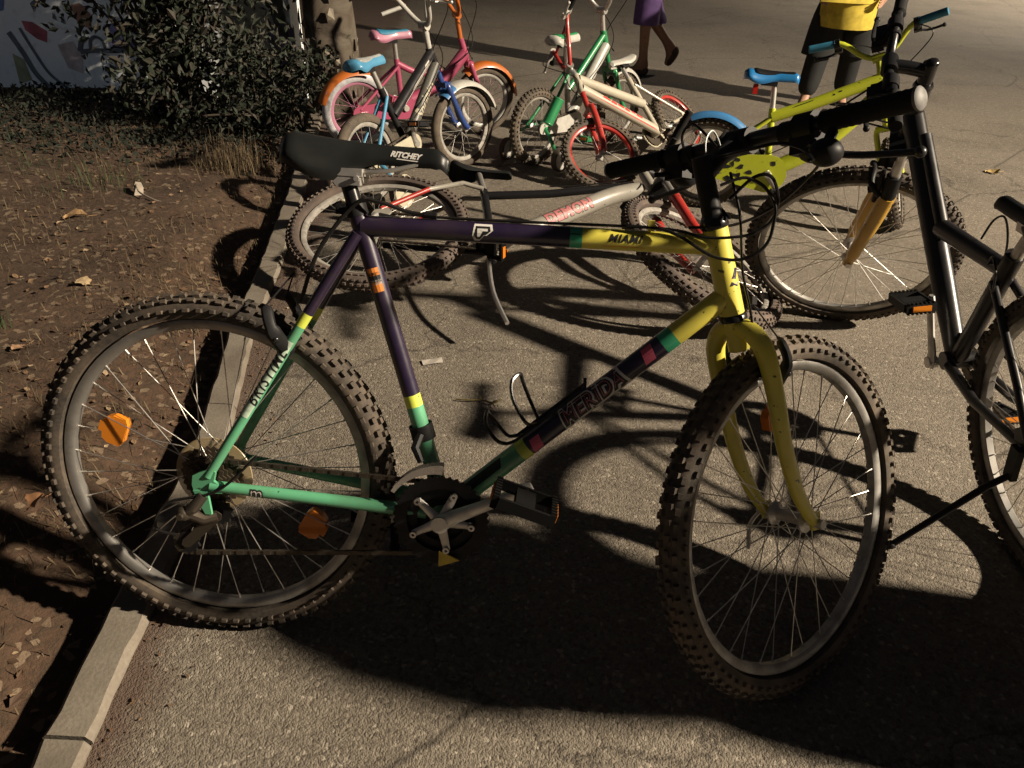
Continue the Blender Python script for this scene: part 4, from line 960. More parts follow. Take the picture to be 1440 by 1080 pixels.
m = MB(); m.tube([(.47, .09, .50), (.45, .09, .76)], .009, 10); m.tube([(.36, .09, .745), (.53, .09, .775)], .011, 10); m.tube([(.20, .10, .66), (.34, .10, .70)], .011, 10); m.build('carrier_bar', M['white'], pk)
GREEN = dict(x=.07, y=4.121, psi=.859, lean=.064, steer=0.0, wb=.752, R=.2, ht=.47, bbx=.271, bbz=.198, sx=.217, sz=.611)
gk, gg, bcg, clg = kids_bike("green child's bicycle with white and green saddle, standing behind the tipped one", GREEN,
    dict(frame=M['kidgreen'], style='twin', tr=.030, tr2=.017, downmat=M['white'], topmat=M['kidgreen'], seatmat=M['steel'], tyre=M['tyre_kid'], rim=M['rim_white'], forkmat=M['kidgreen'], barmat=M['steel'], gripmat=M['black'], bar=(.23, .16, .05), stem=.10, stemmat=M['steel'],
         fenders=(('mudguard', 'f', 25, 120, 'white'),), saddle=M['white'], saddle2=M['kidgreen'], crank=-1.2, trainers=(-1, 1), trainw=M['white'], trainmat=M['kidgreen'], pedalmat=M['kidgreen'], guard=('white', .05), marks=(('down_tube', ((.55, -.010, .022, .008), (.66, -.011, .024, .007)), 'print_black'),)))
m = MB(); grip_mb(m, (-.055, -.12, .24), (.015, -.14, .36), .030, True, False); m.build('ribbed_cylinder', M['kidgreen'], gk)  # plain ribbed green cylinder, probably a grip, added onto this bicycle

# ------------------------------------------------------------------ ground, kerb, soil
KR = [(-3, -.40), (.0, -.615), (.5, -.665), (.69, -.680), (.82, -.690), (1.52, -.730), (1.92, -.806), (2.14, -.850), (2.6, -.90), (3.5, -1.03), (5, -1.30), (7, -1.75), (14, -3.6), (40, -11)]
def kr(y):
    for (a, xa), (b, xb) in zip(KR, KR[1:]):
        if y <= b: return xa + (xb - xa) * (y - a) / (b - a)
    return KR[-1][1]
def kl(y): return kr(y) - .082
asph, nt, p = newmat('asphalt')
tc = N(nt, 'ShaderNodeTexCoord')
vo = N(nt, 'ShaderNodeTexVoronoi'); vo.inputs['Scale'].default_value = 135; nt.links.new(tc.outputs['Object'], vo.inputs['Vector'])
sep = N(nt, 'ShaderNodeSeparateColor'); nt.links.new(vo.outputs['Color'], sep.inputs[0])
stone = ramp(nt, sep.outputs[0], [(0.0, (.085, .071, .055)), (.25, (.140, .120, .095)), (.7, (.182, .158, .126)), (.95, (.225, .197, .159)), (.985, (.37, .33, .27))])
vo2 = N(nt, 'ShaderNodeTexVoronoi'); vo2.inputs['Scale'].default_value = 320; nt.links.new(tc.outputs['Object'], vo2.inputs['Vector'])
sep2 = N(nt, 'ShaderNodeSeparateColor'); nt.links.new(vo2.outputs['Color'], sep2.inputs[0])
fine = ramp(nt, sep2.outputs[1], [(0, (.07, .059, .046)), (1, (.23, .20, .16))])
c = mixc(nt, .35, stone, fine)
big = noise(nt, 1.3, 5, .6); c2 = N(nt, 'ShaderNodeMix', data_type='RGBA', blend_type='MULTIPLY'); c2.inputs[0].default_value = 1
nt.links.new(c, c2.inputs[6]); nt.links.new(ramp(nt, big, [(.28, (.70, .68, .66)), (.5, (.96, .95, .94)), (.75, (1.12, 1.10, 1.07))]), c2.inputs[7])
c = c2.outputs[2]
sp = noise(nt, 8.5, 3, .5, dist=.4); c = mixc(nt, ramp(nt, sp, [(.69, (0, 0, 0)), (.76, (.6,) * 3)]), c, (.045, .036, .032))
sp2 = noise(nt, 31, 2, .5); c = mixc(nt, ramp(nt, sp2, [(.74, (0, 0, 0)), (.77, (.8,) * 3)]), c, (.035, .028, .026))
vc = N(nt, 'ShaderNodeTexVoronoi', feature='DISTANCE_TO_EDGE'); vc.inputs['Scale'].default_value = .75
wn_ = noise(nt, 7, 5, .65); va = N(nt, 'ShaderNodeVectorMath', operation='MULTIPLY_ADD'); va.inputs[1].default_value = (.35, .35, 0); nt.links.new(wn_, va.inputs[0]); nt.links.new(tc.outputs['Object'], va.inputs[2]); nt.links.new(va.outputs[0], vc.inputs['Vector'])
c = mixc(nt, ramp(nt, vc.outputs['Distance'], [(.0, (.75,) * 3), (.006, (0, 0, 0))]), c, (.03, .024, .018))
# dirt washed along the kerb
sx = N(nt, 'ShaderNodeSeparateXYZ'); nt.links.new(tc.outputs['Object'], sx.inputs[0])
ma = N(nt, 'ShaderNodeMath', operation='MULTIPLY_ADD'); nt.links.new(sx.outputs[1], ma.inputs[0]); ma.inputs[1].default_value = .096; nt.links.new(sx.outputs[0], ma.inputs[2])
nz = noise(nt, 6, 6, .7); ms = N(nt, 'ShaderNodeMath', operation='MULTIPLY_ADD'); nt.links.new(nz, ms.inputs[0]); ms.inputs[1].default_value = -.24; nt.links.new(ma.outputs[0], ms.inputs[2])
gut = ramp(nt, ms.outputs[0], [(0, (1, 1, 1)), (1, (0, 0, 0))])
mr = N(nt, 'ShaderNodeMapRange'); nt.links.new(ms.outputs[0], mr.inputs[0]); mr.inputs[1].default_value = -.70; mr.inputs[2].default_value = -.62; mr.inputs[3].default_value = .9; mr.inputs[4].default_value = 0
c = mixc(nt, mr.outputs[0], c, (.085, .055, .04))
nt.links.new(c, p.inputs['Base Color']); p.inputs['Roughness'].default_value = .88
hb_ = N(nt, 'ShaderNodeMath', operation='ADD'); nt.links.new(vo.outputs['Distance'], hb_.inputs[0]); nt.links.new(vo2.outputs['Distance'], hb_.inputs[1])
b1 = N(nt, 'ShaderNodeBump'); b1.invert = True; b1.inputs['Strength'].default_value = .5; b1.inputs['Distance'].default_value = .0045; nt.links.new(hb_.outputs[0], b1.inputs['Height']); nt.links.new(b1.outputs[0], p.inputs['Normal'])
ys = [-3 + .25 * k for k in range(48)] + [9.5, 11, 14, 20, 40]
b = MB(); vs = []; fs = []
for y in ys: vs += [(kr(y) - .004, y, 0), (40, y, 0)]
for k in range(len(ys) - 1): fs.append((2 * k, 2 * k + 1, 2 * k + 3, 2 * k + 2))
b.add(vs, fs); b.build('road', asph, None, 0, kind='structure')

soilm, nt, p = newmat('soil')
n1 = noise(nt, 2.2, 6, .65); n2 = noise(nt, 38, 6, .7)
c = ramp(nt, n1, [(.3, (.043, .025, .013)), (.5, (.086, .048, .028)), (.7, (.098, .060, .036))])
c = mixc(nt, ramp(nt, n2, [(.4, (0, 0, 0)), (.62, (.8,) * 3)]), c, (.040, .026, .015))
tc = N(nt, 'ShaderNodeTexCoord'); v3 = N(nt, 'ShaderNodeTexVoronoi'); v3.inputs['Scale'].default_value = 55; nt.links.new(tc.outputs['Object'], v3.inputs['Vector'])
s3 = N(nt, 'ShaderNodeSeparateColor'); nt.links.new(v3.outputs['Color'], s3.inputs[0])
c = mixc(nt, ramp(nt, s3.outputs[0], [(.90, (0, 0, 0)), (.94, (.8,) * 3)]), c, (.20, .145, .095))
nt.links.new(c, p.inputs['Base Color']); p.inputs['Roughness'].default_value = .95; bump(nt, p, n2, .8, .012)
rnd = random.Random(11)
def hn(x, y):
    return .022 * sin(x * 2.1 + 1.3 * y) * cos(y * 1.7 - x) + .010 * sin(x * 9.3 + y * 4.1) * sin(y * 11.7 - x * 3.0) + .005 * sin(x * 31 + y * 17) * sin(y * 37 - x * 23)
def soil_z(x, y):
    d = max(0, kl(y) - x); return -.055 + min(.06, d * .16) + hn(x, y) * min(1, d * 4)
b = MB(); vs = []; fs = []
ys = [-3 + .05 * k for k in range(185)] + [6.5, 7, 9, 14, 40]; us = [0, .02, .06, .10] + [.10 + .05 * k for k in range(1, 60)] + [3.5, 4.5, 7, 12, 30]
for y in ys:
    for u in us: x = kl(y) + .01 - u; vs.append((x, y, soil_z(x, y) + rnd.uniform(-.004, .004)))
n = len(us)
for i in range(len(ys) - 1):
    for k in range(n - 1): fs.append((i * n + k + 1, i * n + k, (i + 1) * n + k, (i + 1) * n + k + 1))
b.add(vs, fs); b.build('soil', soilm, None, 60, kind='structure')

kerbm, nt, p = newmat('kerb_concrete')
n1 = noise(nt, 9, 6, .6); n2 = noise(nt, 140, 3)
c = ramp(nt, n1, [(.3, (.125, .105, .082)), (.7, (.205, .18, .145))])
c = mixc(nt, ramp(nt, n2, [(.35, (.35,) * 3), (.65, (0, 0, 0))]), c, (.10, .08, .06)); nt.links.new(c, p.inputs['Base Color']); p.inputs['Roughness'].default_value = .9; bump(nt, p, n2, .5, .002)
kerb = link('kerb', None, None) if False else bpy.data.objects.new('kerb', None)
COL.objects.link(kerb); kerb['kind'] = 'structure'
y = -1.25
while y < 7.5:
    L = .985; K = 22; b = MB(); rings = []
    for k in range(K + 1):
        yy = y + .0015 + (L - .003) * k / K; xr, xl = kr(yy), kl(yy); j = rnd.uniform(-.0025, .0025); j2 = rnd.uniform(-.003, .003)
        zt = .020 + rnd.uniform(-.0012, .0012)
        rings.append([(xr + .001 + j * .4, yy, -.12), (xr + .0005 + j * .5, yy, .006 + rnd.uniform(-.002, .002)), (xr - .008 + j + rnd.uniform(-.003, .003), yy, zt), (xl + .010 + j2, yy, zt), (xl + j2, yy, zt - .010), (xl, yy, -.12)])
    vs = [q for r in rings for q in r]; fs = []
    for k in range(K):
        for i in range(6): i2 = (i + 1) % 6; fs.append((k * 6 + i, k * 6 + i2, (k + 1) * 6 + i2, (k + 1) * 6 + i))
    fs += [tuple(range(6)), tuple(reversed([K * 6 + i for i in range(6)]))]
    b.add(vs, fs); b.build('kerb_stone', kerbm, kerb, 30); y += L + .004

# ------------------------------------------------------------------ plants, wall, trunk, litter
def island_mat(name, stops, rough=.75, trans=0.0):
    m, nt, p = newmat(name); gm = N(nt, 'ShaderNodeNewGeometry')
    nt.links.new(ramp(nt, gm.outputs['Random Per Island'], stops), p.inputs['Base Color']); p.inputs['Roughness'].default_value = rough
    return m
leafm = island_mat('shrub_leaf', [(0, (.010, .016, .008)), (.45, (.018, .025, .013)), (.8, (.032, .029, .021)), (1, (.052, .042, .032))], .7)
coverm = island_mat('shaded_cover_leaf', [(0, (.004, .007, .004)), (.6, (.009, .014, .007)), (1, (.020, .019, .013))], .85)  # leaf colour taken near black, it carries the shade under the shrub
grassm = island_mat('grass_blade', [(0, (.018, .034, .009)), (.5, (.032, .048, .013)), (1, (.065, .062, .024))])
drym = island_mat('dry_grass', [(0, (.06, .040, .020)), (.5, (.10, .070, .037)), (1, (.16, .12, .065))], .85)
deadm = island_mat('dead_leaf', [(0, (.05, .028, .016)), (.5, (.11, .060, .032)), (.85, (.19, .12, .065)), (1, (.32, .24, .15))], .8)
barkm, nt, p = newmat('peeling_bark')
n1 = noise(nt, 5, 6, .6, dist=.8); n2 = noise(nt, 50, 4)
c = ramp(nt, n1, [(.40, (.040, .030, .021)), (.50, (.085, .066, .048)), (.60, (.11, .095, .072)), (.75, (.21, .18, .14))]); nt.links.new(c, p.inputs['Base Color']); p.inputs['Roughness'].default_value = .85; bump(nt, p, n1, .9, .02)
stemm = plain('twig_bark', (.055, .042, .030), .9, nz=.3)

def leaves_mb(pts, sz, rr, tilt=1.0):
    b = MB(); V = b.v; F = b.f; Ms = b.m
    for c in pts:
        s = rr.uniform(*sz); n = Vector((rr.gauss(0, 1), rr.gauss(0, 1), rr.gauss(.4, .8) * tilt)).normalized(); u = n.orthogonal().normalized(); u.rotate(Matrix.Rotation(rr.uniform(0, 6.28), 3, n)); w = n.cross(u); c = Vector(c); o = len(V)
        V += [c - u * s * .55, c + w * s * .26 + n * s * .10, c + u * s * .55 - n * s * .08, c - w * s * .26 + n * s * .10]
        F += [(o, o + 1, o + 2), (o, o + 2, o + 3)]; Ms += [0, 0]
    return b
def shrub(name, label, cat, base, lobes, nl, sz, seed, group=None, mat=None):
    rr = random.Random(seed); base = Vector(base)
    root = thing(name, label, cat, Matrix.Translation(base), group); pts = []; st = MB()
    wts = [l[1][0] * l[1][1] * l[1][2] for l in lobes]; tot = sum(wts)
    for (c, r), w in zip(lobes, wts):
        c = Vector(c); k = int(nl * w / tot); tw = []
        for i in range(max(6, k // 90)):
            d = Vector((rr.gauss(0, 1), rr.gauss(0, 1), rr.gauss(0, 1))).normalized(); q = rr.uniform(.35, 1) ** .6
            tw.append(Vector((c.x + d.x * r[0] * q, c.y + d.y * r[1] * q, max(.03, c.z + d.z * r[2] * q))))
        for i in range(k):
            t = rr.choice(tw); s = min(r) * .30
            q = t + Vector((rr.gauss(0, s), rr.gauss(0, s), rr.gauss(0, s)))
            if q.z > .02: pts.append(q)
        for t in tw[::5]:
            o = Vector((rr.uniform(-.12, .12), rr.uniform(-.10, .10), 0)); st.tube(bez([o, lerp(o, t, .5) + Vector((rr.uniform(-.08, .08), rr.uniform(-.08, .08), .06)), t], 4), [.011, .010, .009, .008, .007, .006, .005, .004, .003], 5)
    st.build('stem', stemm, root); leaves_mb(pts, sz, rr).build('foliage', mat or leafm, root, 0, kind='stuff'); return root
shrub('shrub', 'big dark leafy shrub in front of the painted wall', 'shrub', (-2.08, 4.78, 0),
      [((-.20, .0, .60), (.44, .38, .60)), ((.20, 0, .70), (.46, .42, .68)), ((-.02, -.15, .40), (.40, .30, .40)), ((-.1, .1, 1.5), (.70, .42, .75)), ((.20, .05, 2.1), (.55, .40, .60)), ((-.5, .05, 2.15), (.55, .40, .60)), ((.30, -.12, .32), (.30, .28, .32)), ((-.9, .25, 2.3), (.6, .3, .5))], 14000, (.035, .075), 5, 'shrubs by the wall')
shrub('shrub', 'low tangled shrub with thin twigs at the foot of the tree trunk', 'shrub', (-1.42, 4.55, 0),
      [((0, 0, .28), (.30, .30, .28)), ((-.22, -.25, .18), (.26, .26, .18))], 2200, (.025, .055), 6, 'shrubs by the wall')
def blades(name, mat, region, n, h, w, seed, lean=.6, **tags):
    rr = random.Random(seed); b = MB(); V = b.v; F = b.f; Ms = b.m
    for i in range(n):
        q = region(rr)
        if q is None: continue
        x, y = q; z = soil_z(x, y) if x < kl(y) else .003
        hh = rr.uniform(*h); a = rr.uniform(0, 6.28); L = abs(rr.gauss(0, lean)); d = Vector((cos(a), sin(a), 0)); s = Vector((-sin(a), cos(a), 0)) * w * rr.uniform(.6, 1.2)
        p0 = Vector((x, y, z - .004)); p1 = p0 + Vector((0, 0, hh * .6 * cos(L * .4))) + d * hh * .5 * sin(min(1.2, L * .7)); p2 = p0 + Vector((0, 0, hh * max(.12, cos(min(1.45, L))))) + d * hh * sin(min(1.45, L)); o = len(V)
        V += [p0 - s, p0 + s, p1 + s * .7, p1 - s * .7, p2]; F += [(o, o + 1, o + 2, o + 3), (o + 3, o + 2, o + 4)]; Ms += [0, 0]
    return b.build(name, mat, None, 0, kind='stuff', **tags)
def reg_soil(rr):
    y = rr.uniform(.3, 5.0); u = abs(rr.gauss(0, 1.1)) + .03; x = kl(y) - u
    if hn(x * 1.7 + 3, y * 1.7) + rr.gauss(0, .009) < -.002: return None
    return x, y
blades('dry_grass', drym, reg_soil, 13000, (.012, .07), .0014, 21, 1.25, label='dry straw coloured grass on the brown soil')
clumps = [(-2.10, 3.50, .20), (-2.30, 3.66, .22), (-1.95, 3.45, .16), (-2.6, 3.85, .3), (-1.66, 2.10, .02)]
def reg_green(rr):
    c = rr.choice(clumps); return c[0] + rr.gauss(0, c[2] * .6), c[1] + rr.gauss(0, c[2] * .5)
blades('green_grass', grassm, reg_green, 300, (.02, .09), .0024, 22, .6, label='tufts of green grass in the soil before the wall')
blades('tan_grass', drym, lambda rr: (-1.50 + rr.gauss(0, .085), 3.85 + rr.gauss(0, .085)), 480, (.05, .20), .0016, 23, .55, label='tan grass tuft in front of the shrub')
rr = random.Random(77); gp_ = []
while len(gp_) < 5200:
    x, y = rr.uniform(-4.2, -1.25), rr.uniform(3.75, 5.15)
    if x > kl(y) - .05: continue
    edge = min(1, max(.05, (y - 3.75) / .5)) * min(1, (kl(y) - x) / .25)
    if rr.random() > edge: continue
    gp_.append((x, y, soil_z(x, y) + rr.uniform(.0, .03 + .10 * edge * (.5 + .5 * sin(x * 5) * cos(y * 4 + x)))))
leaves_mb(gp_, (.018, .045), rr, .8).build('shaded_ground_cover', coverm, None, 0, kind='stuff', label='low leafy ground cover under the shrub, leaf colour darkened for the shade there')
def litter(rr, n, region, sz):
    b = MB(); V = b.v; F = b.f; Ms = b.m
    for i in range(n):
        x, y = region(rr); z = soil_z(x, y) if x < kl(y) else .002
        s = rr.uniform(*sz); a = rr.uniform(0, 6.28); u = Vector((cos(a), sin(a), rr.uniform(-.3, .3))); w = Vector((-sin(a), cos(a), rr.uniform(-.5, .5))); c = Vector((x, y, z + s * .22)); up = Vector((0, 0, 1)); o = len(V)
        V += [c - u * s * .6, c - u * s * .15 + w * s * .34 + up * s * .16, c + u * s * .3 + w * s * .26 + up * s * .10, c + u * s * .65 + up * s * .12, c + u * s * .3 - w * s * .30 + up * s * .2, c - u * s * .15 - w * s * .36 + up * s * .05]
        F += [(o, o + 1, o + 2), (o, o + 2, o + 3), (o, o + 3, o + 4), (o, o + 4, o + 5)]; Ms += [0] * 4
    return b
rr = random.Random(31)
litter(rr, 1150, lambda r: ((lambda yy: (kl(yy) - .02 - abs(r.gauss(0, .8)), yy))(r.uniform(.35, 4.6))), (.006, .024)).build('leaf_litter', deadm, None, 0, kind='stuff')
litter(rr, 260, lambda r: ((lambda yy: (kr(yy) + .01 + abs(r.gauss(0, .05)), yy))(r.uniform(.3, 3.0))), (.003, .010)).build('gutter_debris', deadm, None, 0, kind='stuff')
def dead_leaf(label, x, y, s, col, seed, rot=0.0):
    r = random.Random(seed); z = soil_z(x, y) if x < kl(y) else .002; b = MB(Matrix.Translation((x, y, z + .004)) @ Matrix.Rotation(rot, 4, 'Z'))
    n = 9; top = []; rows = 5
    for i in range(n):
        t = i / (n - 1); w = s * .42 * (sin(pi * min(1, t * 1.05 + .02)) ** .7) * (1 + .25 * sin(t * 19 + seed))
        for k in range(rows):
            v = (k / (rows - 1) - .5) * 2; top.append((s * (t - .5), v * w, s * (.10 * v * v + .12 * sin(t * pi * 1.3 + seed)) + r.uniform(-.01, .01) * s))
    fs = [(i * rows + k, (i + 1) * rows + k, (i + 1) * rows + k + 1, i * rows + k + 1) for i in range(n - 1) for k in range(rows - 1)]
    b.add(top, fs); b.tube([(s * .5, 0, .01 * s), (s * .85, s * .05, .02 * s)], .0012, 5)
    o = b.build('dead_leaf', plain('dead_leaf_%d' % seed, col, .8, nz=.3, nscale=60), None, 60); o['label'] = label; o['category'] = 'leaf'; o['group'] = 'dead leaves on the ground'
dead_leaf('yellow dead leaf alone on the asphalt at the far right', 2.712, 4.411, .085, (.42, .30, .12), 41, .1)
dead_leaf('curled orange brown dead leaf on the soil beside the rear wheel of the nearest bike', -1.107, 1.30, .06, (.30, .15, .07), 42, .8)
dead_leaf('pale tan dead leaf on the soil, below the green grass tuft', -1.90, 3.05, .10, (.34, .21, .10), 43, .3)
dead_leaf('flat cream dead leaf on the soil above the tyre of the nearest rear wheel', -1.537, 2.409, .065, (.42, .31, .18), 44, -.2)
dead_leaf('brown folded dead leaf at the left edge of the soil', -1.52, 1.98, .055, (.24, .14, .08), 45, 1.2)
b = MB(Matrix.Translation((-.253, 2.02, .0035)) @ Matrix.Rotation(.35, 4, 'Z')); b.add([(-.032, -.014, 0), (.0, -.016, .003), (.032, -.013, .001), (.034, .013, .004), (.0, .015, .001), (-.031, .014, .002)], [(0, 1, 4, 5), (1, 2, 3, 4)]); o = b.build('paper_scrap', plain('pale_paper', (.36, .33, .29), .8, nz=.15), None, 0)
o['label'] = 'small pale paper scrap lying on the asphalt behind the seat tube'; o['category'] = 'scrap'
b = MB(); b.tube(bez([(-.16, 1.815, .006), (-.12, 1.81, .009), (-.09, 1.818, .006), (-.05, 1.80, .010), (-.03, 1.825, .008)], 4), [.002, .003] * 8 + [.0015], 5); b.tube([(-.055, 1.803, .008), (-.045, 1.785, .006)], .0016, 5); b.tube([(-.10, 1.815, .006), (-.085, 1.832, .006)], .0016, 5)
o = b.build('twig', plain('mossy_twig', (.10, .075, .022), .9), None); o['label'] = 'short crooked mossy twig on the asphalt behind the bottle cage'; o['category'] = 'twig'; o['group'] = 'twigs on the ground'
zz = soil_z(-1.74, 3.32); b = MB(Matrix.Translation((-1.74, 3.32, zz))); b.tube(bez([(-.03, .05, .04), (0, 0, .025), (.06, -.05, .02), (.13, -.09, .015), (.18, -.09, .01)], 5), [.004] * 21, 6)
o = b.build('twig', plain('pale_twig', (.30, .24, .18), .85), None); o['label'] = 'pale dry twig lying on the soil left of the black saddle'; o['category'] = 'twig'; o['group'] = 'twigs on the ground'
b = MB(Matrix.Translation((-1.76, 3.36, zz + .01)) @ Matrix.Rotation(1.9, 4, 'Z') @ Matrix.Rotation(-.5, 4, 'Y')); b.add([(-.05, -.018, 0), (.01, -.022, .012), (.055, -.010, 0), (.055, .012, .006), (.01, .02, .016), (-.05, .016, .004)], [(0, 1, 4, 5), (1, 2, 3, 4)]); o = b.build('bark_flake', plain('bark_flake', (.38, .33, .27), .85, nz=.2), None, 0)
o['label'] = 'pale flake of bark propped against the twig on the soil'; o['category'] = 'bark flake'
for i, (x, y, s) in enumerate(((1.90, 3.99, .016), (.62, 2.6, .012))):
    pass

# painted wall
wallm, nt, p = newmat('painted_wall')
n1 = noise(nt, 2.0, 6, .6); n2 = noise(nt, 18, 5)
c = ramp(nt, n1, [(.3, (.74, .79, .82)), (.7, (.86, .89, .90))]); c = mixc(nt, ramp(nt, n2, [(.55, (0, 0, 0)), (.75, (.4,) * 3)]), c, (.38, .40, .40)); nt.links.new(c, p.inputs['Base Color']); p.inputs['Roughness'].default_value = .85; bump(nt, p, n2, .3, .004)
WX = Matrix.Translation((-1.50, 5.30, 0)) @ Matrix.Rotation(radians(176.5) , 4, 'Z')
wall = thing('graffiti_wall', 'pale blue grey wall with faded graffiti behind the shrub', 'wall', WX)
b = MB(); b.box((4.0, 0, 1.10), (8.0, .20, 2.4)); wm_ = b.build('wall', wallm, wall); b = MB(); b.box((4.0, 0, 2.345), (8.06, .28, .09)); b.build('wall_coping', kerbm, wall)
wb_ = BVHTree.FromPolygons([(0, .1, -1), (8, .1, -1), (8, .1, 2.3), (0, .1, 2.3)], [(0, 1, 2, 3)])
gcols = {'red': (.40, .11, .14), 'violet': (.26, .25, .44), 'ink': (.13, .15, .17), 'rust': (.36, .19, .13), 'blue': (.16, .22, .42), 'rose': (.55, .47, .46), 'pale': (.88, .90, .90), 'olive': (.33, .35, .22)}
gm_ = {k: plain('spray_' + k, v, .7, nz=.3, nscale=14) for k, v in gcols.items()}
gn = [0]
def spray(col, pts):
    """points: metres left of the wall's right end (as seen), height"""
    gn[0] += 1; b = MB(); off = .1015 + .0004 * gn[0]
    b.v = [Vector((u, off, z)) for u, z in pts]; b.f = [tuple(range(len(pts)))]; b.m = [0]
    b.build('graffiti', gm_[col], wm_, 0)
def band(col, pts, w):
    gn[0] += 1; off = .1015 + .0004 * gn[0]; b = MB(); P = bez([(u, z, 0) for u, z in pts], 6); L = len(P); vs = []
    for i in range(L):
        t = (P[min(i + 1, L - 1)] - P[max(0, i - 1)]).normalized(); q = Vector((-t.y, t.x, 0)) * w / 2
        vs += [Vector((P[i].x + q.x, off, P[i].y + q.y)), Vector((P[i].x - q.x, off, P[i].y - q.y))]
    b.add(vs, [(2 * i, 2 * i + 1, 2 * i + 3, 2 * i + 2) for i in range(L - 1)]); b.build('graffiti', gm_[col], wm_, 0)
def Q(*pts): return [(1.44 - (x - 100) / 235, (140 - y) / 200) for x, y in pts]
spray('red', Q((18, 57), (35, 58), (55, 68), (50, 82), (35, 78), (20, 68)))
spray('rust', Q((101, 36), (118, 32), (131, 44), (127, 62), (108, 58)))
spray('violet', Q((148, 56), (172, 52), (190, 60), (188, 84), (150, 86)))
spray('rose', Q((66, 84), (92, 78), (102, 96), (96, 118), (74, 112)))
spray('blue', Q((-30, -10), (38, -10), (30, 12), (4, 26), (-6, 46), (-30, 50)))
spray('olive', Q((-12, 98), (4, 104), (8, 130), (-14, 136)))
spray('violet', [(-.02, .10), (.12, .12), (.16, .42), (.05, .52), (-.02, .46)])
spray('ink', [(.02, .40), (.10, .44), (.13, .62), (.04, .66)])
band('ink', Q((-8, 72), (6, 96), (18, 122), (36, 140)), .035)
band('ink', Q((12, 66), (24, 92), (40, 120), (66, 139)), .020)
band('ink', Q((100, 91), (122, 88), (150, 87), (190, 84)), .028)
band('ink', Q((100, 90), (106, 78), (116, 72)), .030)
band('ink', Q((118, 86), (121, 76), (130, 71), (140, 75), (142, 86)), .018)
for pp in (((40, 36), (50, 30), (58, 30), (47, 40), (43, 46)), ((66, 18), (73, 20), (72, 25), (66, 24)), ((76, 20), (84, 18), (83, 25), (77, 26)), ((54, 26), (63, 28), (58, 34), (50, 35)), ((32, -4), (40, 6), (36, 8), (28, 0)), ((14, 12), (20, 10), (18, 17)), ((96, 0), (108, 4), (104, 9), (97, 6)), ((70, 52), (73, 44), (76, 54)), ((82, 56), (86, 46), (88, 58)), ((150, 100), (156, 101), (152, 103)), ((138, 100), (141, 99), (140, 105))): spray('ink', Q(*pp))
band('pale', Q((70, 60), (90, 64), (112, 66)), .02)
# trunk
tr = thing('tree', 'tree trunk with pale peeling bark at the edge of the asphalt behind the bikes', 'tree', Matrix.Translation((-1.21, 5.08, -.05)))
b = MB(); pts = bez([(0, 0, 0), (-.02, .0, .5), (-.03, .02, 1.2), (.0, .03, 2.2), (.08, 0, 3.6)], 8); rr = random.Random(9); rads = []
for i in range(len(pts)): rads.append(.165 - .002 * i + (.10 * max(0, 1 - i / 4) ** 2))
b.tube(pts, rads, 28)
for v in b.v: a = math.atan2(v.y, v.x); v.x += .012 * sin(5 * a + v.z * 3); v.y += .012 * cos(4 * a - v.z * 2)
trunk = b.build('trunk', barkm, tr, 60)
fl = MB(); rr = random.Random(4)
for i in range(46):
    a = rr.uniform(-2.9, .6); z = rr.uniform(.1, 1.6); rad = .172 + (.08 * max(0, 1 - z / .35) ** 2); w, h = rr.uniform(.008, .022), rr.uniform(.04, .14); o = Vector((rad * cos(a) - .02, rad * sin(a), z)); t = Vector((-sin(a), cos(a), 0)); nn = Vector((cos(a), sin(a), 0))
    fl.add([o - t * w, o + t * w * .8, o + t * w * .6 + Vector((0, 0, h)) + nn * .004, o - t * w * .4 + Vector((0, 0, h * 1.1)) + nn * .006, o - t * w * 1.1 + Vector((0, 0, h * .5)) + nn * .016], [(0, 1, 2, 3, 4)])
fl.build('bark_flakes', island_mat('bark_flake_edge', [(0, (.05, .04, .03)), (.6, (.10, .08, .06)), (.85, (.22, .19, .145)), (1, (.36, .32, .25))]), tr, 0, kind='stuff')
br = MB(); crn = []
for k in range(9):
    a = k * 2.4; e = Vector((.08 + 1.3 * cos(a), 1.2 * sin(a) + .2, 4.2 + .5 * (k % 3))); br.tube(bez([(.06, 0, 3.1 + .05 * k), lerp((.06, 0, 3.1), e, .5) + Vector((0, 0, .2)), e], 4), [.06 - .006 * i for i in range(9)], 7)
    for q in range(330): crn.append(e + Vector((rr.gauss(0, .42), rr.gauss(0, .42), rr.gauss(0, .35))))
br.build('limb', stemm, tr); leaves_mb(crn, (.06, .12), rr).build('crown', leafm, tr, 0, kind='stuff')

# the street lamp that lights the place, out of the picture at the right
def street_lamp(label, base, h, light):
    sl = thing('street_lamp', label, 'street lamp', Matrix.Translation(base), 'street lamps along the road')
    b = MB(); b.tube([(0, 0, 0), (0, 0, .9), (0, 0, h - .4)], [.09, .075, .05], 14); b.cyl((0, 0, 0), (0, 0, .03), .16, 14); b.build('pole', M['alu'], sl)
    b = MB(); b.tube(bez([(0, 0, h - .45), (-.15, 0, h), (-.6, 0, h + .20), (-1.0, 0, h + .20)], 5), .03, 10); b.build('arm', M['alu'], sl)
    b = MB(); b.box((-1.4, 0, h + .18), (.75, .28, .12), taper=.8); b.build('lamp_head', M['alu'], sl)
    b = MB(); b.box((-1.4, 0, h + .112), (.50, .20, .012)); b.build('lamp_glass', em, sl)
    light.parent = sl; light.matrix_parent_inverse = Matrix.Translation((-base[0], -base[1], 0))
em, nt, p = newmat('lit_lamp_glass'); p.inputs['Emission Color'].default_value = (1, .84, .6, 1); p.inputs['Emission Strength'].default_value = 6
street_lamp('tall grey street lamp with a warm lit head nearest the bikes, beyond the right edge', (13.4, -0.6, 0), 7.5, lamp_light)
street_lamp('shorter lit street lamp further along the road, beyond the far right', (13.9, 15.5, 0), 6.3, lamp_light2)

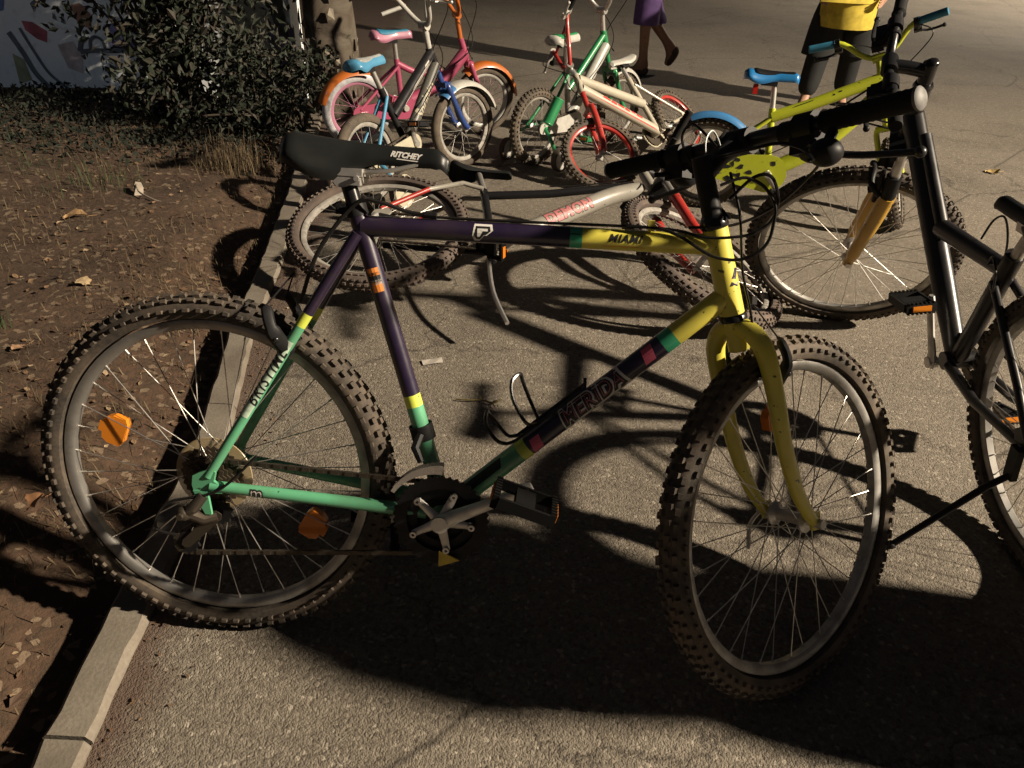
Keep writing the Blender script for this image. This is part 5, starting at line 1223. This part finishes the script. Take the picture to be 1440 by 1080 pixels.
em2, nt, p = newmat('lit_cool_glass'); p.inputs['Emission Color'].default_value = (.74, .86, 1, 1); p.inputs['Emission Strength'].default_value = 3
lp = thing('garden_lamp', 'small cool white lamp on a post, out of the picture at the left', 'lamp', Matrix.Translation((-5.9, -1.5, 0)))
b = MB(); b.tube([(0, 0, -.1), (0, 0, 4.0), (.08, 0, 4.22), (.3, 0, 4.28)], .035, 10); b.build('pole', M['alu'], lp)
b = MB(); b.box((.42, 0, 4.25), (.34, .2, .08), taper=.8); b.build('lamp_head', M['alu'], lp); b = MB(); b.box((.42, 0, 4.2), (.24, .14, .012)); b.build('lamp_glass', em2, lp)
lamp_light3.parent = lp; lamp_light3.matrix_parent_inverse = Matrix.Translation((5.9, 1.5, 0))

# ------------------------------------------------------------------ people
def skin_mesh(J, E, sub=2, root=None):
    names = list(J); me = bpy.data.meshes.new('s'); me.from_pydata([tuple(J[n][0]) for n in names], [(names.index(a), names.index(b)) for a, b in E], [])
    o = bpy.data.objects.new('s', me); COL.objects.link(o)
    m = o.modifiers.new('k', 'SKIN'); m.use_smooth_shade = True
    sv = me.skin_vertices[0].data
    for i, n in enumerate(names):
        r = J[n][1]; r = r if isinstance(r, (tuple, list)) else (r, r); sv[i].radius = r; sv[i].use_root = (n == (root or names[0]))
    s = o.modifiers.new('d', 'SUBSURF'); s.levels = sub; s.render_levels = sub
    dg = bpy.context.evaluated_depsgraph_get(); out = bpy.data.meshes.new_from_object(o.evaluated_get(dg))
    bpy.data.objects.remove(o); bpy.data.meshes.remove(me)
    out.polygons.foreach_set('use_smooth', [True] * len(out.polygons)); return out
def cut(me, planes):
    bm = bmesh.new(); bm.from_mesh(me)
    for co, no in planes: bmesh.ops.bisect_plane(bm, geom=bm.verts[:] + bm.edges[:] + bm.faces[:], plane_co=co, plane_no=no, clear_outer=True)
    bm.to_mesh(me); bm.free(); return me
def person(label, loc, rz, H, skin, parts, ov={}, group='people among the bikes'):
    """faces local +x; left is +y"""
    k = H / 1.7; root = thing('person', label, 'person', Matrix.Translation(loc) @ Matrix.Rotation(rz, 4, 'Z'), group)
    V = lambda *a: Vector(a) * k
    J = {'pelvis': (V(0, 0, .93), (.135, .10)), 'waist': (V(.0, 0, 1.08), (.125, .09)), 'chest': (V(.0, 0, 1.26), (.150, .105)), 'yoke': (V(-.01, 0, 1.40), (.115, .075)), 'neck': (V(.0, 0, 1.47), .052), 'jaw': (V(.02, 0, 1.545), (.066, .072)), 'brow': (V(.012, 0, 1.62), (.078, .092)), 'crown': (V(.005, 0, 1.67), (.050, .062)), 'nose': (V(.098, 0, 1.575), .012)}
    E = [('pelvis', 'waist'), ('waist', 'chest'), ('chest', 'yoke'), ('yoke', 'neck'), ('neck', 'jaw'), ('jaw', 'brow'), ('brow', 'crown'), ('jaw', 'nose')]
    D = {'hip': (0, .095, .88), 'knee': (.015, .10, .49), 'ankle': (-.01, .10, .085), 'heel': (-.045, .10, .035), 'toe': (.15, .115, .03), 'shoulder': (-.01, .17, 1.385), 'elbow': (-.03, .235, 1.12), 'wrist': (.06, .235, .88), 'palm': (.085, .23, .82)}
    rad = {'hip': .088, 'knee': .056, 'ankle': .038, 'heel': .038, 'toe': (.040, .022), 'shoulder': .056, 'elbow': .040, 'wrist': .027, 'palm': (.036, .016)}
    for s, sd in ((1, 'L'), (-1, 'R')):
        P = {}
        for n, q in D.items():
            q = ov.get(n + sd, q); P[n] = V(q[0], q[1] * (s if n + sd not in ov else 1), q[2])
            r = rad[n]; J[n + sd] = (P[n], tuple(x * k for x in r) if isinstance(r, tuple) else r * k)
        E += [('pelvis', 'hip' + sd), ('hip' + sd, 'knee' + sd), ('knee' + sd, 'ankle' + sd), ('ankle' + sd, 'heel' + sd), ('ankle' + sd, 'toe' + sd), ('yoke', 'shoulder' + sd), ('shoulder' + sd, 'elbow' + sd), ('elbow' + sd, 'wrist' + sd), ('wrist' + sd, 'palm' + sd)]
        d = (P['palm'] - P['wrist']).normalized(); ac = Vector((0, s, 0)).cross(d).normalized()
        for f, (o, L) in enumerate(((-.030, .075), (-.010, .085), (.010, .080), (.028, .062))):
            a = P['palm'] + ac * o * k + d * .018 * k; m_ = a + d * L * .5 * k + Vector((0, -s * .006, 0)) * k; t = m_ + d * L * .5 * k * .9 + Vector((0, -s * .022, 0)) * k
            for nm, q, r in (('a', a, .0095), ('m', m_, .0085), ('t', t, .0075)): J['f%d%s%s' % (f, nm, sd)] = (q, r * k)
            E += [('palm' + sd, 'f%da%s' % (f, sd)), ('f%da%s' % (f, sd), 'f%dm%s' % (f, sd)), ('f%dm%s' % (f, sd), 'f%dt%s' % (f, sd))]
        a = P['wrist'] + d * .03 * k - ac * .040 * k; t = a + d * .045 * k - ac * .018 * k
        J['ta' + sd] = (a, .010 * k); J['tt' + sd] = (t, .0085 * k); E += [('wrist' + sd, 'ta' + sd), ('ta' + sd, 'tt' + sd)]
    J = {n: (p, (tuple(x * k for x in r) if isinstance(r, tuple) and n in ('pelvis', 'waist', 'chest', 'yoke', 'jaw', 'brow', 'crown') else (r * k if n in ('neck', 'nose') else r))) for n, (p, r) in J.items()}
    me = skin_mesh(J, E, 2); me.materials.append(skin); link('body', me, root)
    for s in (1, -1):
        b = MB(); b.ball(V(.082, s * .032, 1.605), .0125 * k, 8, 6); b.build('eye', M['white'], root)
        b = MB(); b.ball(V(.0, s * .082, 1.59), (.022 * k, .010 * k, .034 * k), 8, 6); b.build('ear', skin, root)
    b = MB(); b.tube([V(.078, -.022, 1.535), V(.086, 0, 1.532), V(.078, .022, 1.535)], .006 * k, 6); b.build('mouth', plain('lip', (.25, .08, .07), .6), root)
    b = MB(); b.ball(V(-.012, 0, 1.635), (.098 * k, .088 * k, .085 * k), 16, 10); 
    for v in b.v:
        if v.x > .05 * k and v.z < 1.66 * k: v.x = .05 * k
    b.build('hair', plain('dark_hair', (.02, .014, .01), .7, nz=.3), root)
    def seg(names_r, edges, planes, nm, mt, kids=()):
        JJ = {n: (J[n][0] if n in J else Vector(p), r) for n, (p, r) in names_r.items()}
        m = cut(skin_mesh(JJ, edges, 2), planes); m.materials.append(mt); o = link(nm, m, root); return o, m
    out = {}
    if 'shirt' in parts:
        mt, hem, loose = parts['shirt']; q = {'chest': (0, (.168 * k * loose, .122 * k * loose)), 'waist': (0, (.155 * k * loose, .115 * k * loose)), 'pelvis': (0, (.165 * k * loose, .125 * k * loose)), 'tail': (V(0, 0, hem / k - .34), (.165 * k * loose, .13 * k * loose)), 'yoke': (0, (.122 * k, .085 * k)), 'collar': (V(-.002, 0, 1.445), .070 * k)}
        ed = [('chest', 'waist'), ('waist', 'pelvis'), ('pelvis', 'tail'), ('chest', 'yoke'), ('yoke', 'collar')]
        for sd in 'LR':
            q['shoulder' + sd] = (0, .075 * k); e = lerp(J['shoulder' + sd][0], J['elbow' + sd][0], .85); q['sl' + sd] = (e, .078 * k); ed += [('yoke', 'shoulder' + sd), ('shoulder' + sd, 'sl' + sd)]
        pl = [((0, 0, hem), (0, 0, -1)), (V(0, 0, 1.462), (0, 0, 1))]
        out['shirt'] = seg(q, ed, pl, 'shirt', mt)
    if 'shorts' in parts:
        mt, hem, rr_ = parts['shorts']; q = {'pelvis': (0, (.158 * k, .125 * k)), 'top': (V(0, 0, 1.04), (.14 * k, .105 * k))}; ed = [('pelvis', 'top')]
        for sd in 'LR':
            kn = J['knee' + sd][0]; hp = J['hip' + sd][0]; an = J['ankle' + sd][0]; q['hip' + sd] = (0, rr_ * k * 1.05); q['kn' + sd] = (kn, rr_ * k); q['lo' + sd] = (lerp(kn, an, .55), rr_ * k); ed += [('pelvis', 'hip' + sd), ('hip' + sd, 'kn' + sd), ('kn' + sd, 'lo' + sd)]
        out['shorts'] = seg(q, ed, [((0, 0, hem), (0, 0, -1)), (V(0, 0, 1.03), (0, 0, 1))], 'shorts', mt)
    for sd in 'LR':
        if 'legs' in parts:
            mt, rr_ = parts['legs']; q = {'hip' + sd: (0, rr_ * k * 1.1), 'knee' + sd: (0, rr_ * k), 'ankle' + sd: (0, rr_ * k * .88)}
            seg(q, [('hip' + sd, 'knee' + sd), ('knee' + sd, 'ankle' + sd)], [], 'legging', mt)
        if 'shoes' in parts:
            q = {'ankle' + sd: (0, .052 * k), 'heel' + sd: (0, .050 * k), 'toe' + sd: (0, (.052 * k, .034 * k))}
            seg(q, [('ankle' + sd, 'heel' + sd), ('heel' + sd, 'toe' + sd), ('ankle' + sd, 'toe' + sd)] if False else [('ankle' + sd, 'heel' + sd), ('heel' + sd, 'toe' + sd)], [], 'shoe', parts['shoes'])
    return root, J, out
skinA = plain('tanned_skin', (.24, .125, .075), .6, nz=.12); skinB = plain('light_skin', (.42, .24, .16), .6, nz=.1)
cl = lambda n, c: plain(n, c, .85, nz=.25, nscale=18)
purple_cloth = cl('purple_cloth', (.085, .045, .15)); yellow_cloth = cl('yellow_cloth', (.55, .42, .05)); black_cloth = cl('black_cloth', (.010, .011, .011)); grey_cloth = cl('grey_cloth', (.10, .10, .11))
person('person in knee length purple shorts walking to the left behind the bikes', (.95, 6.79, 0), pi, 1.55, skinA,
       {'shirt': (grey_cloth, .88, 1.05), 'shorts': (purple_cloth, .395, .125), 'shoes': cl('brown_shoe', (.05, .03, .02))},
       {'kneeL': (.02, .06, .49), 'ankleL': (.0, .06, .085), 'heelL': (-.04, .06, .035), 'toeL': (.15, .07, .03), 'kneeR': (-.02, -.10, .50), 'ankleR': (-.27, -.10, .22), 'heelR': (-.32, -.10, .20), 'toeR': (-.24, -.11, .07)})
kid, KJ, KO = person("child in a yellow shirt and black shorts standing behind the lime yellow bicycle", (2.22, 5.95, 0), -pi / 2 - .25, 1.30, skinB,
       {'shirt': (yellow_cloth, .55, 2.25), 'shorts': (black_cloth, .36, .175), 'legs': (black_cloth, .112), 'shoes': M['black']},
       {'hipL': (0, .115, .85), 'hipR': (0, -.115, .85), 'kneeL': (-.08, .15, .49), 'ankleL': (-.16, .16, .085), 'heelL': (-.20, .16, .035), 'toeL': (-.02, .18, .03), 'kneeR': (.10, -.16, .49), 'ankleR': (.16, -.20, .085), 'heelR': (.12, -.20, .035), 'toeR': (.30, -.22, .03), 'wristL': (.20, .26, .98), 'palmL': (.25, .25, .96), 'wristR': (.20, -.26, .98), 'palmR': (.25, -.25, .96)})
try:
    so, sm = KO['shorts']; bv_ = BVHTree.FromPolygons([tuple(v.co) for v in sm.vertices], [tuple(p.vertices) for p in sm.polygons])
    lay('emblem', shape_flat([[(-.055, .0), (-.03, -.022), (.01, -.014), (.060, .018), (.012, .002), (-.02, -.004), (-.038, .012)]]), (.0, .12, .565), (0, 1, -.05), (0, 0, 1), bv_, M['print_white'], so, .004, .02)
except Exception as ex: print('logo', ex)
person('bystander in a loose grey shirt standing just outside the picture beside the black bike', (1.80, .82, 0), pi, 1.53, skinB,
       {'shirt': (grey_cloth, .70, 1.3), 'shorts': (black_cloth, .36, .16), 'shoes': M['black']},
       {'elbowL': (.02, .19, 1.12), 'wristL': (.08, .15, .90), 'palmL': (.10, .14, .84), 'elbowR': (.02, -.19, 1.12), 'wristR': (.08, -.15, .90), 'palmR': (.10, -.14, .84)})
